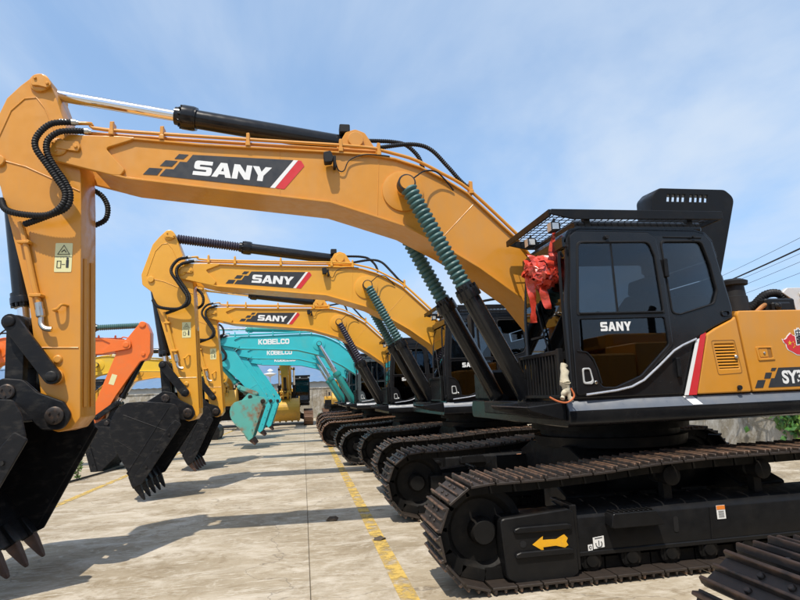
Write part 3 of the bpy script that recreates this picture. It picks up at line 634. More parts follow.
        ob('door_stop', cached('dstop', lambda: MB().lathe((-.65, -.01, 2.985), (-.65, -.045, 2.985), [(0, .012), (.4, .012), (.5, .022), (1, .018)], 12).lathe((-1.06, -.01, 2.9), (-1.06, -.035, 2.9), [(0, .016), (1, .012)], 10).lathe((.28, -.01, 3.0), (.28, -.03, 3.0), [(0, .014), (1, .012)], 10).mesh('s')), RUBBER, dr)
        ob('rear_latch', cached('rlatch', lambda: slab('d', fillet([(.49,2.21),(.49,2.27),(.585,2.27),(.585,2.21)], .03, 4), [fillet([(.505,2.222),(.505,2.258),(.57,2.258),(.57,2.222)], .018, 4)], .02, .006)), BLACK, cb, (0, -.025, 0))
        ob('roof_gutter', cached('gutter', lambda: MB().tube([(-.03, -.022, 3.0), (.38, -.022, 2.995)], .008, 6).mesh('g')), BLACKM, cb)
        if c.get('text'):
            if c['text'] == 'SANY': ob('glass_lettering', cached('gl', lambda: word_mesh('t', 'SANY', .31, .085, .002, .12)), WHITEP, dr, (-.79, -.004, 2.095), label='white maker lettering on the lower glass')
        ob('grab_rail', cached('grab', lambda: MB().tube(spline([(-1.12,-.03,1.60),(-1.15,-.05,1.64),(-1.15,-.05,2.75),(-1.10,-.03,2.8)], 4), .014, 8).mesh('g')), BLACKM, cb)
        # roof guard
        def rails():
            b = MB()
            for y in (-.56, .56): b.prism_y([(-1.22,3.20),(-1.20,3.245),(.60,3.25),(.60,3.17),(-.98,3.15)], y-.012, y+.012)
            b.bb(-1.225, -1.20, -.56, .56, 3.18, 3.245); b.bb(.575, .60, -.56, .56, 3.17, 3.24)
            for x in (-.8, .3):
                for y in (-.45, .45): b.bb(x-.03, x+.03, y-.03, y+.03, 3.08, 3.2)
            return b.mesh('roof_guard', .003)
        rg = ob('roof_guard', cached('rguard', rails), BLACKM, root, (0, -.94, 0))
        def gridm():
            b = MB(); 
            for k in range(26):
                x = -1.2+k*.07; b.bb(x-.0035, x+.0035, -.55, .55, 3.214, 3.220)
            for k in range(12):
                y = -.50+k*.09; b.bb(-1.2, .59, y-.0035, y+.0035, 3.2135, 3.2195)
            return b.mesh('g')
        ob('guard_mesh', cached('ggrid', gridm), BLACKM, rg)
        for y in (-.46, .1):
            wl = ob('work_light', cached('wlight', lambda: MB().prism_y(fillet([(-.05,-.05),(-.05,.05),(.04,.035),(.04,-.035)], .01, 2), -.05, .05).bb(-.01, .01, -.01, .01, .04, .09).mesh('w', .006)), RUBBER, rg, (-1.13, y, 3.10))
            ob('lamp_lens', cached('wlens', lambda: MB().bb(-.054, -.05, -.04, .04, -.04, .04).bb(-.045, .02, -.053, -.05, -.03, .03).mesh('l')), LAMPL, wl)
        # lower front guard bars
        lg = ob('front_guard', cached('fguard', lambda: MB().bb(-1.20, -1.17, -.48, .48, 1.90, 1.94).bb(-1.21, -1.17, -.50, .50, 1.50, 1.53).bb(-1.21, -1.165, -.50, -.44, 1.52, 1.95).bb(-1.2, -1.17, .45, .49, 1.52, 1.94).bb(-1.19, -1.1, -.46, -.44, 1.85, 1.92).bb(-1.19, -1.1, .44, .46, 1.85, 1.92).mesh('g', .004)), BLACKM, root, (0, -.92, 0))
        for k in range(12):
            ob('guard_bar', cached('gbar', lambda: MB().bb(-1.195, -1.175, -.012, .012, 1.52, 1.92).mesh('b', .003)), BLACKM, lg, (0, -.385+.07*k, 0))
        ob('wiper', cached('wiper', lambda: MB().tube([(-1.12, -.1, 1.9), (-1.12, .15, 2.5)], .008, 6).bb(-1.13, -1.115, .0, .3, 2.1, 2.12).mesh('w')), RUBBER, cb, (0, .48, 0))
        mr = ob('mirror', cached('mirror', lambda: MB().prism_x(fillet([(.02,2.28),(.02,2.62),(.20,2.62),(.20,2.28)], .04, 3), -1.30, -1.26).mesh('m', .01)), RUBBER, root, (0, .85, 0))
        ob('mirror_arm', cached('marm', lambda: MB().tube([(-1.1, .3, 1.95), (-1.25, .3, 2.05), (-1.28, .15, 2.3)], .012, 8).mesh('m')), BLACKM, mr)

def cylinder(name, root, p0, p1, rb, rr_, frac, mb, mrod, clamp=True, bell=None, bm=None, c_eye=None):
    """hydraulic cylinder: p0 barrel end pin, p1 rod end pin, frac = share of the length taken by the barrel"""
    p0 = Vector(p0); p1 = Vector(p1); b = MB(); L_ = (p1-p0).length; d = (p1-p0)/L_
    f0 = .0
    b.lathe(p0, p0+d*L_*frac, [(0.0, rb*.6), (.03, rb*.9), (.05, rb), (.93, rb), (.931, rb*1.22), (.995, rb*1.22), (1, rb*1.05)], 24)
    b.cyl(p0-Vector((0, .07, 0)), p0+Vector((0, .07, 0)), rb*1.05, 18)
    cy = ob(name, b.mesh(name), mb, root)
    r = MB(); r.cyl(p0+d*L_*(frac-.05), p1-d*rr_*1.2, rr_, 18)
    ob('rod_eye', MB().cyl(p1-Vector((0, .062, 0)), p1+Vector((0, .062, 0)), rr_*1.6, 20).mesh('e', .008), c_eye or PINM, cy)
    ob('rod', r.mesh('rod'), mrod, cy)
    if clamp:
        k = MB(); k.lathe(p0+d*L_*(frac-.035), p0+d*L_*(frac+.03), [(0, rb*1.25), (.1, rb*1.3), (.62, rb*1.3), (.63, rb*1.0), (1, rb*.95)], 24)
        for j in range(10):
            a = j*math.pi/5; o = d.orthogonal().normalized()*rb*1.12; o.rotate(Matrix.Rotation(a, 3, d)); q = p0+d*L_*(frac+.005)+o
            k.cyl(q, q+d*.035, .014, 6)
        ob('gland', k.mesh('gland'), mb, cy)
    if bell:
        w = MB(); w.lathe(p0+d*L_*bell[0], p0+d*L_*bell[1], bellows_prof(0, 1, bell[2], rr_*1.10, rr_*1.52), 20); ob('bellows', w.mesh('bellows', 0, 60), bm, cy)
    return cy

def pin_mesh(r, w):
    b = MB(); b.lathe((0, -w, 0), (0, w, 0), [(0, r*.5), (0, r*.86), (.012, r), (.06, r), (.061, r*.8), (.939, r*.8), (.94, r), (.988, r), (1, r*.86), (1, r*.5)], 20); 
    for k in range(3):
        a = 2*math.pi*k/3+.4; b.lathe((r*.55*math.cos(a), -w-.012, r*.55*math.sin(a)), (r*.55*math.cos(a), -w, r*.55*math.sin(a)), [(0, r*.12), (1, r*.14)], 6)
    return b.mesh('pin')

BK_SIDE = [(-.30,.20),(-.70,.235),(-.93,.225),(-1.08,.13),(-1.165,-.04),(-1.185,-.26),(-1.10,-.53),(-.91,-.87),(-.74,-1.17),(-.66,-1.12),(-.03,-.16),(-.06,.05),(-.12,.17)]
def bucket(root, c, pos, ang, mtl, toothm):
    w = c.get('bw', .80)
    side_p = fillet(BK_SIDE, [.05,.2,.12,.15,.15,.2,.2,.1,.01,.02,.05,.05,.05], 5)
    def shell():
        b = MB(); pth = fillet([(-.20,-.02),(-.34,.17),(-.70,.222),(-.93,.212),(-1.07,.12),(-1.152,-.04),(-1.17,-.26),(-1.088,-.525),(-.90,-.87),(-.74,-1.16)], [0,.08,.2,.12,.15,.15,.2,.2,.1,0], 5)
        b.ribbon(pth, w-.015, .03); return b.mesh('bucket', .004)
    bk = ob('bucket', cached('bkshell%g' % w, shell), mtl, root, pos, (0, ang, 0))
    for s in (-1, 1):
        ob('side_plate', cached('bkside', lambda: slab('s', side_p, (), .03, .006)), mtl, bk, (0, s*w, 0))
        ob('side_cutter', cached('bkcut', lambda: slab('s', fillet([(-.80,-1.22),(-.62,-1.16),(.0,-.18),(-.10,-.10),(-.20,-.20),(-.72,-.98)], .03, 3), (), .03, .008)), mtl, bk, (0, s*(w+.03), 0))
        for k in range(3):
            t = .2+.3*k; ob('cutter_bolt', cached('bkbolt', lambda: MB().lathe((0, -.05, 0), (0, .05, 0), [(0, .022), (1, .022)], 6).mesh('b')), mtl, bk, (-.68+.60*t, s*(w+.015), -1.05+.88*t))
        ob('ear_plate', cached('bkear', lambda: slab('e', fillet([(.14,-.02),(.08,.12),(-.14,.24),(-.26,.38),(-.44,.42),(-.56,.34),(-.74,.23),(-1.0,.22),(-.3,.10),(-.12,-.12),(.06,-.14)], [.09,.05,.1,.1,.08,.08,.1,.01,.1,.08,.09], 4), (), .05, .01)), mtl, bk, (0, s*.28, 0))
        ob('side_rib', cached('bkrib', lambda: MB().tube([(-.98, 0, .02), (-.22, 0, -.30)], .008, 6).tube([(-.22, 0, .12), (-.88, 0, -.98)], .010, 6).tube([(-1.05, 0, -.42), (-.62, 0, -.72)], .007, 6).mesh('r')), mtl, bk, (0, s*(w+.014), 0)) if c.get('near', 0) >= 1 else None
    ob('lip', cached('bklip%g' % w, lambda: MB().ribbon([(-.86,-.96),(-.735,-1.185),(-.725,-1.205)], w+.01, .05).mesh('l', .006)), mtl, bk)
    def tooth(part):
        b = MB(); d = Vector((.47, 0, -.88)).normalized(); nn = Vector((.88, 0, .47)); o = Vector((-.775, 0, -1.10))
        def ring(t, hw, hh): return [o+d*t+nn*hh*sz+Vector((0, hw*sy, 0)) for sy, sz in ((-1,-1),(1,-1),(1,1),(-1,1))]
        rs = [ring(-.10, .055, .05), ring(.05, .065, .065), ring(.12, .062, .068), ring(.125, .05, .05)] if part == 0 else [ring(.10, .052, .058), ring(.17, .050, .052), ring(.33, .038, .024), ring(.385, .028, .010)]
        vs = [v for r_ in rs for v in r_]; fs = [(0,1,2,3), tuple(range(len(vs)-4, len(vs)))[::-1]]
        for i in range(len(rs)-1):
            for j in range(4): fs.append((i*4+j, i*4+(j+1) % 4, i*4+4+(j+1) % 4, i*4+4+j))
        b.add(vs, fs); return b.mesh('tooth', .008)
    for k in range(5): ob('tooth_adapter', cached('tooth0', lambda: tooth(0)), mtl, bk, (0, -w+.07+(2*w-.14)*k/4, 0)); ob('tooth', cached('tooth1', lambda: tooth(1)), toothm, bk, (0, -w+.07+(2*w-.14)*k/4, 0))
    ob('bucket_pin', cached('bkpin', lambda: pin_mesh(.085, .335)), PINM, bk)
    ob('link_pin', cached('bkpin2', lambda: pin_mesh(.075, .335)), PINM, bk, (-.40, 0, .28))
    ob('wear_strip', cached('bkwear%g' % w, lambda: (lambda b: ([b.ribbon([(-1.17,.0),(-1.21,-.20),(-1.13,-.50),(-.94,-.87)], .04, .02) for _ in range(1)], b.mesh('w', .004))[-1])(MB())), mtl, bk, (0, -.5, 0))
    return bk

def excavator(name, label, loc, rz, c, group):
    root = empty(name, loc, rz, c.get('scale', 1.0)); tag(root, label, 'excavator', group)
    paint = c['paint']; near = c.get('near', 0); tb = R(c.get('boom', 0)); ta = R(c.get('arm', 0)); tk = R(c.get('bucket', 0))
    undercarriage(root, c); house(root, c)
    if c.get('cab', True): cab(root, c)
    tip = FOOT+roty(TIP-FOOT, tb)
    onb = lambda p: FOOT+roty(p-FOOT, tb)
    ona = lambda p: tip+roty(p-TIP, ta)
    # boom
    bm = ob('boom', cached('boom', boom_body), paint, root, FOOT, (0, tb, 0))
    ob('top_flange', cached('btf', lambda: boom_flange(BOOM_TOP)), paint, bm); ob('bottom_flange', cached('bbf', lambda: boom_flange(BOOM_BOT)), paint, bm)
    for s in (-1, 1): ob('nose_plate', cached('nose', nose), paint, bm, (0, s*.262, 0))
    tp = TIP-FOOT
    ob('boom_pin', cached('bpin', lambda: pin_mesh(.095, .31)), paint, bm, tp)
    if near >= 1:
        ob('pin_keeper', cached('keeper', lambda: MB().prism_y(fillet([(-.02,-.02),(.20,-.05),(.22,.0),(.20,.06),(.0,.06)], .02, 3), -.32, -.30).lathe((.18, -.335, .0), (.18, -.32, .0), [(0, .018), (1, .02)], 6).mesh('k', .004)), paint, bm, tp)
    if near >= 1:
        for kk, pp in enumerate((((-3.72,4.29),(-3.72,3.79)), ((-1.52,3.74),(-1.98,3.27)), ((-2.62,4.24),(-2.66,3.56)))):
            ob('weld_seam', cached('bseam%d' % kk, lambda: MB().tube([(x-FOOT.x, -.250, z-FOOT.z) for x, z in pp], .004, 6).mesh('w')), paint, bm)
    # boom-cylinder boss rings
    bbp = BB-FOOT
    def boss():
        b = MB(); b.lathe((0, -.275, 0), (0, .275, 0), [(0, .20), (.01, .235), (.99, .235), (1, .20)], 36); b.lathe((0, -.54, 0), (0, .54, 0), [(0, .05), (.0, .078), (.04, .085), (.08, .085), (.081, .07), (.9, .07), (.919, .07), (.92, .085), (.96, .085), (1, .078), (1, .05)], 22); return b.mesh('boss')
    ob('cylinder_boss', cached('boss', boss), paint, bm, bbp)
    # decals
    txt = c.get('text')
    def on_both(nm, key, fn, m, y, lab=None):
        me = cached(key, fn); ob(nm, me, m, bm, (0, -y, 0), label=lab)
        return me
    if txt == 'SANY':
        D = {'a': [(-5.13,3.985),(-5.07,4.06),(-4.94,4.055),(-4.99,3.98)], 'b': [(-4.965,4.085),(-4.91,4.15),(-4.79,4.145),(-4.845,4.08)], 'c': [(-4.82,4.17),(-4.775,4.225),(-4.68,4.22),(-4.73,4.168)]}
        for k, pl in D.items(): on_both('decal_check', 'bdc'+k, lambda: slab('d', rel(pl, FOOT), (), .003), BLKP, .2525)
        on_both('decal_panel', 'bdm', lambda: slab('d', rel([(-4.965,3.975),(-4.905,4.052),(-4.825,4.05),(-4.765,4.138),(-4.695,4.135),(-4.635,4.22),(-3.575,4.195),(-3.83,3.87)], FOOT), (), .003), BLKP, .2525)
        on_both('decal_white_stripe', 'bdw', lambda: slab('d', rel([(-3.572,4.195),(-3.525,4.193),(-3.775,3.866),(-3.826,3.87)], FOOT), (), .003), WHITEP, .2525)
        on_both('decal_red_stripe', 'bdr', lambda: slab('d', fillet(rel([(-3.522,4.193),(-3.49,4.190),(-3.455,4.13),(-3.675,3.856),(-3.772,3.866)], FOOT), .01, 2), (), .003), REDP, .2525)
        def wm():
            me = word_mesh('w', 'SANY', .80, .165, .003, .05)
            me.transform(Matrix.Translation((-4.635-FOOT.x, 0, 3.995-FOOT.z)) @ Matrix.Rotation(R(4.3), 4, 'Y') @ Matrix(((1, 0, .10, 0), (0, 1, 0, 0), (0, 0, 1, 0), (0, 0, 0, 1)))); return me
        on_both('lettering', 'bsany', wm, WHITEP, .2545, 'white maker lettering on charcoal decal')
    elif txt == 'KOBELCO':
        def wm():
            me = word_mesh('w', 'KOBELCO', 1.15, .20, .003, .05); me.transform(Matrix.Translation((-4.62-FOOT.x, 0, 4.02-FOOT.z)) @ Matrix.Rotation(R(3), 4, 'Y')); return me
        on_both('lettering', 'bkob', wm, WHITEP, .2545, 'white maker lettering')
    elif txt == 'KOMATSU':
        def wm():
            me = font_mesh('w', 'KOMATSU', .26, .003, .012, 1.3); me.transform(Matrix.Translation((3.1, 0, 4.0-FOOT.z)) @ Matrix.Rotation(R(-4), 4, 'Y')); me.transform(Matrix.Scale(1, 4)); return me
        me = cached('bkom', wm); ob('lettering', me, NAVYP, bm, (-1.75, .2545, 0), (0, 0, R(180)), label='navy maker lettering')
    elif txt == 'VEE':
        for key, pl, m in (('v1', [(-5.0,4.2),(-4.86,4.2),(-5.1,3.98),(-5.24,3.98)], REDP), ('v2', [(-4.84,4.2),(-4.1,4.17),(-4.1,3.9),(-5.08,3.98)], BLKP), ('v3', [(-4.8,4.16),(-4.7,4.16),(-4.75,4.06),(-4.6,4.15),(-4.5,4.15),(-4.76,3.99)], WHITEP)):
            ob('decal_panel', cached('bv'+key, lambda: slab('d', rel(pl, FOOT), (), .003)), m, bm, (0, .2525 if key != 'v3' else .2545, 0))
    # boom pipes
    if c.get('pipes', True):
        P1 = [(-5.84,-.30,4.50),(-5.65,-.27,4.52),(-5.51,-.26,4.465),(-4.04,-.26,4.415),(-3.0,-.26,4.385),(-2.62,-.26,4.36)]
        P2 = [(-5.72,-.22,4.44),(-5.55,-.21,4.435),(-4.04,-.21,4.385),(-3.17,-.21,4.36),(-2.65,-.21,4.35)]
        P3 = [(-1.57,-.22,3.92),(-1.3,-.22,3.66),(-1.02,-.22,3.38)]; P4 = [(-2.6,-.26,4.345),(-2.45,-.26,4.31),(-2.2,-.26,4.24),(-1.9,-.26,4.09),(-1.57,-.26,3.89),(-1.02,-.26,3.35)]
        for k, pp in enumerate((P1, P2, P3, P4)):
            ob('hydraulic_pipe', cached('pipe%d' % k, lambda: MB().tube(spline(rel3(pp, FOOT), 4), .019, 10).mesh('p')), paint, bm)
        for x, z in ((-5.45,4.40),(-4.95,4.37),(-4.06,4.33),(-3.05,4.30),(-2.62,4.27),(-1.56,3.84)):
            ob('pipe_clamp', cached('pclamp', lambda: MB().bb(-.025, .025, -.30, -.17, .0, .05).bb(-.018, .018, -.29, -.18, .05, .15).lathe((0, -.235, .15), (0, -.235, .175), [(0, .014), (1, .012)], 6).mesh('c', .005)), paint, bm, (x-FOOT.x, 0, z-FOOT.z))
        for k, (x, z) in enumerate(((-5.78,4.505),(-5.62,4.438))):
            pass
        H1 = [(-2.60,-.24,4.385),(-2.25,-.26,4.43),(-2.02,-.26,4.38),(-1.82,-.25,4.18),(-1.68,-.24,4.02),(-1.56,-.22,3.92)]
        H2 = [(-2.9,.02,4.58),(-2.6,-.02,4.57),(-2.40,-.05,4.55),(-2.26,-.08,4.50),(-2.13,-.1,4.36),(-2.08,-.12,4.2)]
        for k, hh in enumerate((H1, H2)):
            def hm():
                p, r = corrugated(spline(rel3(hh, FOOT), 8), .024, .024, .003); return MB().tube(p, r, 10).mesh('h')
            ob('hydraulic_hose', cached('bhose%d' % k, hm), RUBBER, bm)
        # hoses looping from the boom pipes to the arm: carried by the boom
        A1 = [(-5.82,-.33,4.50),(-5.98,-.40,4.44),(-6.09,-.42,4.30),(-6.10,-.42,4.17),(-6.0,-.40,4.01),(-5.90,-.39,3.86),(-5.82,-.38,3.72),(-5.84,-.38,3.59),(-5.97,-.37,3.49),(-6.20,-.34,3.50),(-6.38,-.30,3.56),(-6.48,-.2,3.70)]
        A2 = [(-5.72,-.26,4.44),(-5.82,-.34,4.40),(-5.92,-.38,4.36),(-6.01,-.38,4.27),(-6.01,-.38,4.14),(-5.94,-.37,4.0),(-5.84,-.36,3.85),(-5.78,-.36,3.71),(-5.81,-.36,3.57),(-5.99,-.33,3.49),(-6.22,-.27,3.42)]
        if c.get('armhose', True):
            for k, hh in enumerate((A1, A2)):
                def hm():
                    p, r = corrugated(spline(rel3(hh, FOOT), 8), .030, .026, .0035); return MB().tube(p, r, 12).mesh('h')
                hs = ob('hydraulic_hose', cached('ahose%d' % k, hm), RUBBER, bm)
                e = hh[0]; ob('hose_fitting', cached('hfit', lambda: MB().lathe((-.10, -.03, -.012), (.06, .015, .005), [(0, .030), (.35, .030), (.36, .024), (.6, .024), (.61, .034), (.85, .034), (.86, .022), (1, .022)], 12).mesh('f')), STEEL, bm, (e[0]-FOOT.x, e[1], e[2]-FOOT.z))
    if near >= 1:
        # boom work lamp and its wire
        ob('boom_lamp', cached('blamp', lambda: MB().prism_y(fillet([(-.05,-.07),(-.06,.05),(.02,.07),(.05,-.01),(.03,-.06)], .015, 2), -.40, -.30).bb(.05, .08, -.34, -.25, -.10, .04).mesh('l', .006)), RUBBER, bm, (-3.19-FOOT.x, 0, 4.19-FOOT.z))
        ob('lamp_wire', cached('lwire', lambda: MB().tube(spline(rel3([(-3.12,-.30,4.17),(-3.08,-.28,4.08),(-3.02,-.28,4.08),(-2.96,-.28,4.2),(-2.8,-.29,4.27),(-2.60,-.29,4.27),(-2.5,-.29,4.26)], FOOT), 5), .007, 6).mesh('w')), RUBBER, bm)
        ob('grease_hose', cached('ghose', lambda: MB().tube(spline(rel3([(-2.32,-.50,3.89),(-2.22,-.45,3.98),(-2.12,-.38,4.06),(-1.98,-.34,4.07),(-1.86,-.30,3.98),(-1.77,-.27,3.88)], FOOT), 5), .009, 6).mesh('w')), RUBBER, bm)
        ob('cylinder_bracket', cached('acbr', lambda: MB().prism_y(rel(fillet([(-3.15,4.29),(-2.98,4.60),(-2.87,4.64),(-2.76,4.6),(-2.55,4.26)], .06, 3), FOOT), -.16, -.10).prism_y(rel(fillet([(-3.15,4.29),(-2.98,4.60),(-2.87,4.64),(-2.76,4.6),(-2.55,4.26)], .06, 3), FOOT), .10, .16).lathe(rel3([(-2.87, -.2, 4.50)], FOOT)[0], rel3([(-2.87, .2, 4.50)], FOOT)[0], [(0, .09), (1, .09)], 18).mesh('b', .006)), paint, bm)
        ob('valve_block', cached('vblk', lambda: MB().bb(-3.05-FOOT.x, -2.93-FOOT.x, -.16, -.02, 4.60-FOOT.z, 4.70-FOOT.z).mesh('v', .01)), RUBBER, bm)
    # arm
    am = ob('arm', cached('arm', arm_body), paint, root, tip, (0, ta, 0))
    for kk, pp in enumerate((((-6.60,4.18),(-6.45,4.66),(-6.33,4.80),(-6.22,4.82),(-6.13,4.70),(-5.98,4.34)), ((-6.52,4.12),(-6.27,4.05),(-5.75,3.80)), ((-6.05,2.19),(-5.68,2.18)))):
        ob('weld_seam', cached('aedge%d' % kk, lambda: MB().tube([(x-TIP.x, -.212, z-TIP.z) for x, z in pp], .007, 6).mesh('w')), paint, am)
    ob('back_rail', cached('arail', lambda: MB().tube([(-5.705-TIP.x, 0, 3.1-TIP.z), (-5.635-TIP.x, 0, 1.6-TIP.z)], .02, 4).mesh('r')), paint, am, (.01, -.13, 0))
    ob('back_rail', cached('arail', lambda: None), paint, am, (.01, .06, 0))
    for kk, (p, r_) in enumerate(((ATOP, .10), (BC, .06), (LK, .075), (BP, .11))):
        q = p-TIP
        ob('pin_boss', cached('armpin%d' % kk, lambda: MB().lathe((0, -.245, 0), (0, .245, 0), [(0, r_*.5), (0, r_*.86), (.015, r_), (.985, r_), (1, r_*.86), (1, r_*.5)], 24).mesh('pin_boss')), paint, am, q)
    if near >= 1:
        ob('grease_port', cached('gport', lambda: MB().lathe((0, -.232, 0), (0, -.20, 0), [(0, .03), (.3, .042), (1, .042)], 16).mesh('g')), paint, am, (-5.86-TIP.x, 0, 2.07-TIP.z))
        ob('pin_keeper', cached('akeep', lambda: MB().prism_y(fillet([(-.07,-.05),(-.06,.06),(.02,.085),(.10,.03),(.13,-.03),(.09,-.07),(.0,-.05)], .025, 3), -.268, -.247).lathe((.09, -.285, -.025), (.09, -.267, -.025), [(0, .016), (1, .018)], 6).lathe((-.03, -.285, .03), (-.03, -.267, .03), [(0, .016), (1, .018)], 6).mesh('k', .004)), paint, am, ATOP-TIP)
        ob('hydraulic_hose', cached('bkhose', lambda: (lambda pr: MB().tube(pr[0], pr[1], 10).mesh('h'))(corrugated(spline(rel3([(-5.80,.27,4.0),(-5.70,.30,3.93),(-5.64,.30,3.80),(-5.66,.30,3.66),(-5.76,.27,3.58)], TIP), 6), .028, .026, .0035))), RUBBER, am)
    if near >= 1:
        ob('arm_pipe', cached('apipe', lambda: MB().tube(spline(rel3([(-6.27,-.245,3.45),(-6.20,-.245,3.2),(-6.10,-.245,2.8),(-6.04,-.245,2.6)], TIP), 3), .026, 10).mesh('p')), paint, am)
        ob('pipe_fitting', cached('apfit', lambda: MB().lathe(*rel3([(-6.05,-.245,2.63),(-6.02,-.245,2.48)], TIP), [(0, .036), (.45, .036), (.46, .042), (.9, .042), (1, .03)], 12).tube(spline(rel3([(-6.02,-.245,2.5),(-6.01,-.26,2.42),(-5.97,-.27,2.37),(-5.91,-.27,2.36)], TIP), 4), .026, 10).mesh('p')), STEEL, am)
        for x, z in ((-6.22,3.24),(-6.08,2.70)): ob('pipe_clamp', cached('apc', lambda: MB().bb(-.05, .06, -.285, -.205, -.015, .015).lathe((.05, -.30, 0), (.05, -.2, 0), [(0, .018), (1, .02)], 8).mesh('c', .004)), paint, am, (x-TIP.x, 0, z-TIP.z))
        ob('hose_hook', cached('hhook', lambda: MB().tube(spline(rel3([(-5.90,-.21,2.55),(-5.90,-.28,2.55),(-5.86,-.29,2.56),(-5.83,-.28,2.60),(-5.80,-.21,2.60)], TIP), 3), .014, 8).mesh('h')), paint, am)
        lb = ob('warning_label', cached('wlab', lambda: slab('l', fillet(rel([(-5.945,2.945),(-5.785,2.945),(-5.785,3.245),(-5.945,3.245)], TIP), .01, 2), (), .003)), CREAM, am, (0, -.2125, 0), label='cream warning label with triangle and keep-clear figure')
        def wsym():
            cx, cz = -5.865-TIP.x, 3.17-TIP.z; b = MB()
            b.tube([Vector((cx+x, 0, cz+z)) for x, z in ((-.055,-.042),(.055,-.042),(0,.052))], .005, 6, closed=True)
            b.tube([Vector((cx-.02, 0, cz-.02)), Vector((cx+.005, 0, cz+.005)), Vector((cx+.022, 0, cz-.02))], .005, 6)
            b.bb(-5.945-TIP.x, -5.785-TIP.x, -.001, .001, 3.100-TIP.z, 3.104-TIP.z)
            z0 = 2.99-TIP.z; b.tube([Vector((cx+x, 0, z0+z)) for x, z in ((-.055,0),(-.02,0),(-.02,.07),(-.055,.07))], .004, 6, closed=True)
            b.tube([Vector((cx-.012, 0, z0+.035)), Vector((cx+.018, 0, z0+.035))], .003, 6)
            b.bb(cx+.028, cx+.052, -.002, .002, z0, z0+.08); b.lathe((cx+.04, -.002, z0+.094), (cx+.04, .002, z0+.094), [(0, .011), (1, .011)], 10)
            return b.mesh('s')
        ob('warning_symbol', cached('wsym', wsym), BLKP, lb, (0, -.003, 0))
    if c.get('flabel'): ob('warning_label', cached('flab', lambda: slab('l', rel([(-6.0,2.95),(-5.84,2.95),(-5.84,3.27),(-6.0,3.27)], TIP), (), .003)), CREAM, am, (0, .2125, 0))
    # cylinders and linkage
    cylm = c.get('cylm', BLACK)
    cylinder('arm_cylinder', root, onb(AC), ona(ATOP), .105, .062, .575, cylm, CHROME, True, c.get('abell'), c.get('bellm', BELLOWB))
    for s in (-1, 1):
        e = onb(BB); cylinder('boom_cylinder', root, (CB.x, s*.47, CB.z), (e.x, s*.47, e.z), .098, .062, .50, cylm, CHROME, True, c.get('bbell'), c.get('bellm2', BELLOWT))
    re_ = ona(RE); bpos = ona(BP)
    cylinder('bucket_cylinder', root, ona(BC), re_, .085, .055, .86, cylm, CHROME, True)
    tot = tk
    bk = bucket(root, c, bpos, tot, c.get('bucketm', BUCKETM), c.get('toothm', TOOTHM))
    bl = bpos+roty(Vector((-.40, 0, .28)), tot); lk = ona(LK)
    def bar(p, q, y, r=.055, w=.028):
        b = MB(); d = (q-p); n_ = Vector((-d.z, 0, d.x)).normalized()
        pl = []
        for k in range(9): a = math.pi*k/8; v = -d.normalized()*math.sin(a)*r*1.35 + n_*math.cos(a)*r*1.35; pl.append((p.x+v.x, p.z+v.z))
        for k in range(9): a = math.pi*k/8; v = d.normalized()*math.sin(a)*r*1.35 - n_*math.cos(a)*r*1.35; pl.append((q.x+v.x, q.z+v.z))
        b.prism_y(pl, y-w, y+w); b.lathe((q.x, y-w-.02, q.z), (q.x, y+w+.02, q.z), [(0, r*.8), (.1, r), (.9, r), (1, r*.8)], 16); b.lathe((p.x, y-w-.02, p.z), (p.x, y+w+.02, p.z), [(0, r*.8), (.1, r), (.9, r), (1, r*.8)], 16); return b
    for s in (-1, 1): ob('guide_link', bar(re_, lk, s*.285).mesh('l', .004), c.get('linkm', BUCKETM), root)
    hb = bar(re_, bl, -.14, .06, .05); b2 = bar(re_, bl, .14, .06, .05); hb.add(b2.v, b2.f); m_ = (re_+bl)/2; hb.bb(m_.x-.06, m_.x+.06, -.1, .1, m_.z-.1, m_.z+.1)
    ob('bucket_link', hb.mesh('l', .004), c.get('linkm', BUCKETM), root)
    return root

exec_scene = True
ROW = 'excavators parked side by side along the yellow line'
SANY = dict(text='SANY', paint=OCHRE, near=1, shoes=True, bbell=(.50, .985, 22))
excavator('excavator', 'ochre yellow excavator with black cab, red ribbon rosette and open engine hood', (3.5, 6.2, 0), 0, dict(SANY, near=2, bucket=-6, bw=.82), ROW)
excavator('excavator', 'ochre excavator of which only a brown steel crawler track shows, beside the ribboned excavator', (4.10, .73, 0), 0, dict(SANY, paint=OCHRE), ROW)
excavator('excavator', 'yellow excavator with ribbed dark sleeve on its arm cylinder, next behind the ribboned one', (3.55, 11.05, 0), 0, dict(SANY, paint=YELLOW, toothm=BUCKETM, scale=.965, boom=-.6, arm=-1, bucket=0, abell=(.60, .97, 26)), ROW)
excavator('excavator', 'yellow excavator between the sleeved yellow one and the teal excavators', (3.12, 15.0, 0), 0, dict(SANY, paint=YELLOW, near=1, scale=.915, boom=-.5, arm=-2, bucket=-8, bbell=(.5, .985, 20), bellm2=BELLOWB), ROW)
KOB = dict(text='KOBELCO', paint=TEAL, scale=.92, near=0, bucketm=TEALB, cylm=TEALBARREL, linkm=TEALB, cabm=mat('grey_cab_paint', (.06, .075, .08), .35), cw=TEAL, armhose=True)
excavator('excavator', 'teal excavator with faded rusty bucket, next to the yellow ones', (2.84, 20.2, 0), 0, dict(KOB, boom=-3, arm=-31, bucket=-14), ROW)
excavator('excavator', 'teal excavator standing between the two other teal excavators', (2.85, 24.9, 0), 0, dict(KOB, boom=-3.2, arm=-31, bucket=-14, bucketm=TEAL), ROW)
excavator('excavator', 'teal excavator nearest the concrete boundary wall', (2.95, 29.4, 0), 0, dict(KOB, boom=-3.4, arm=-31, bucket=-14, bucketm=TEAL), ROW)
OPP = 'excavators parked in the opposite row'
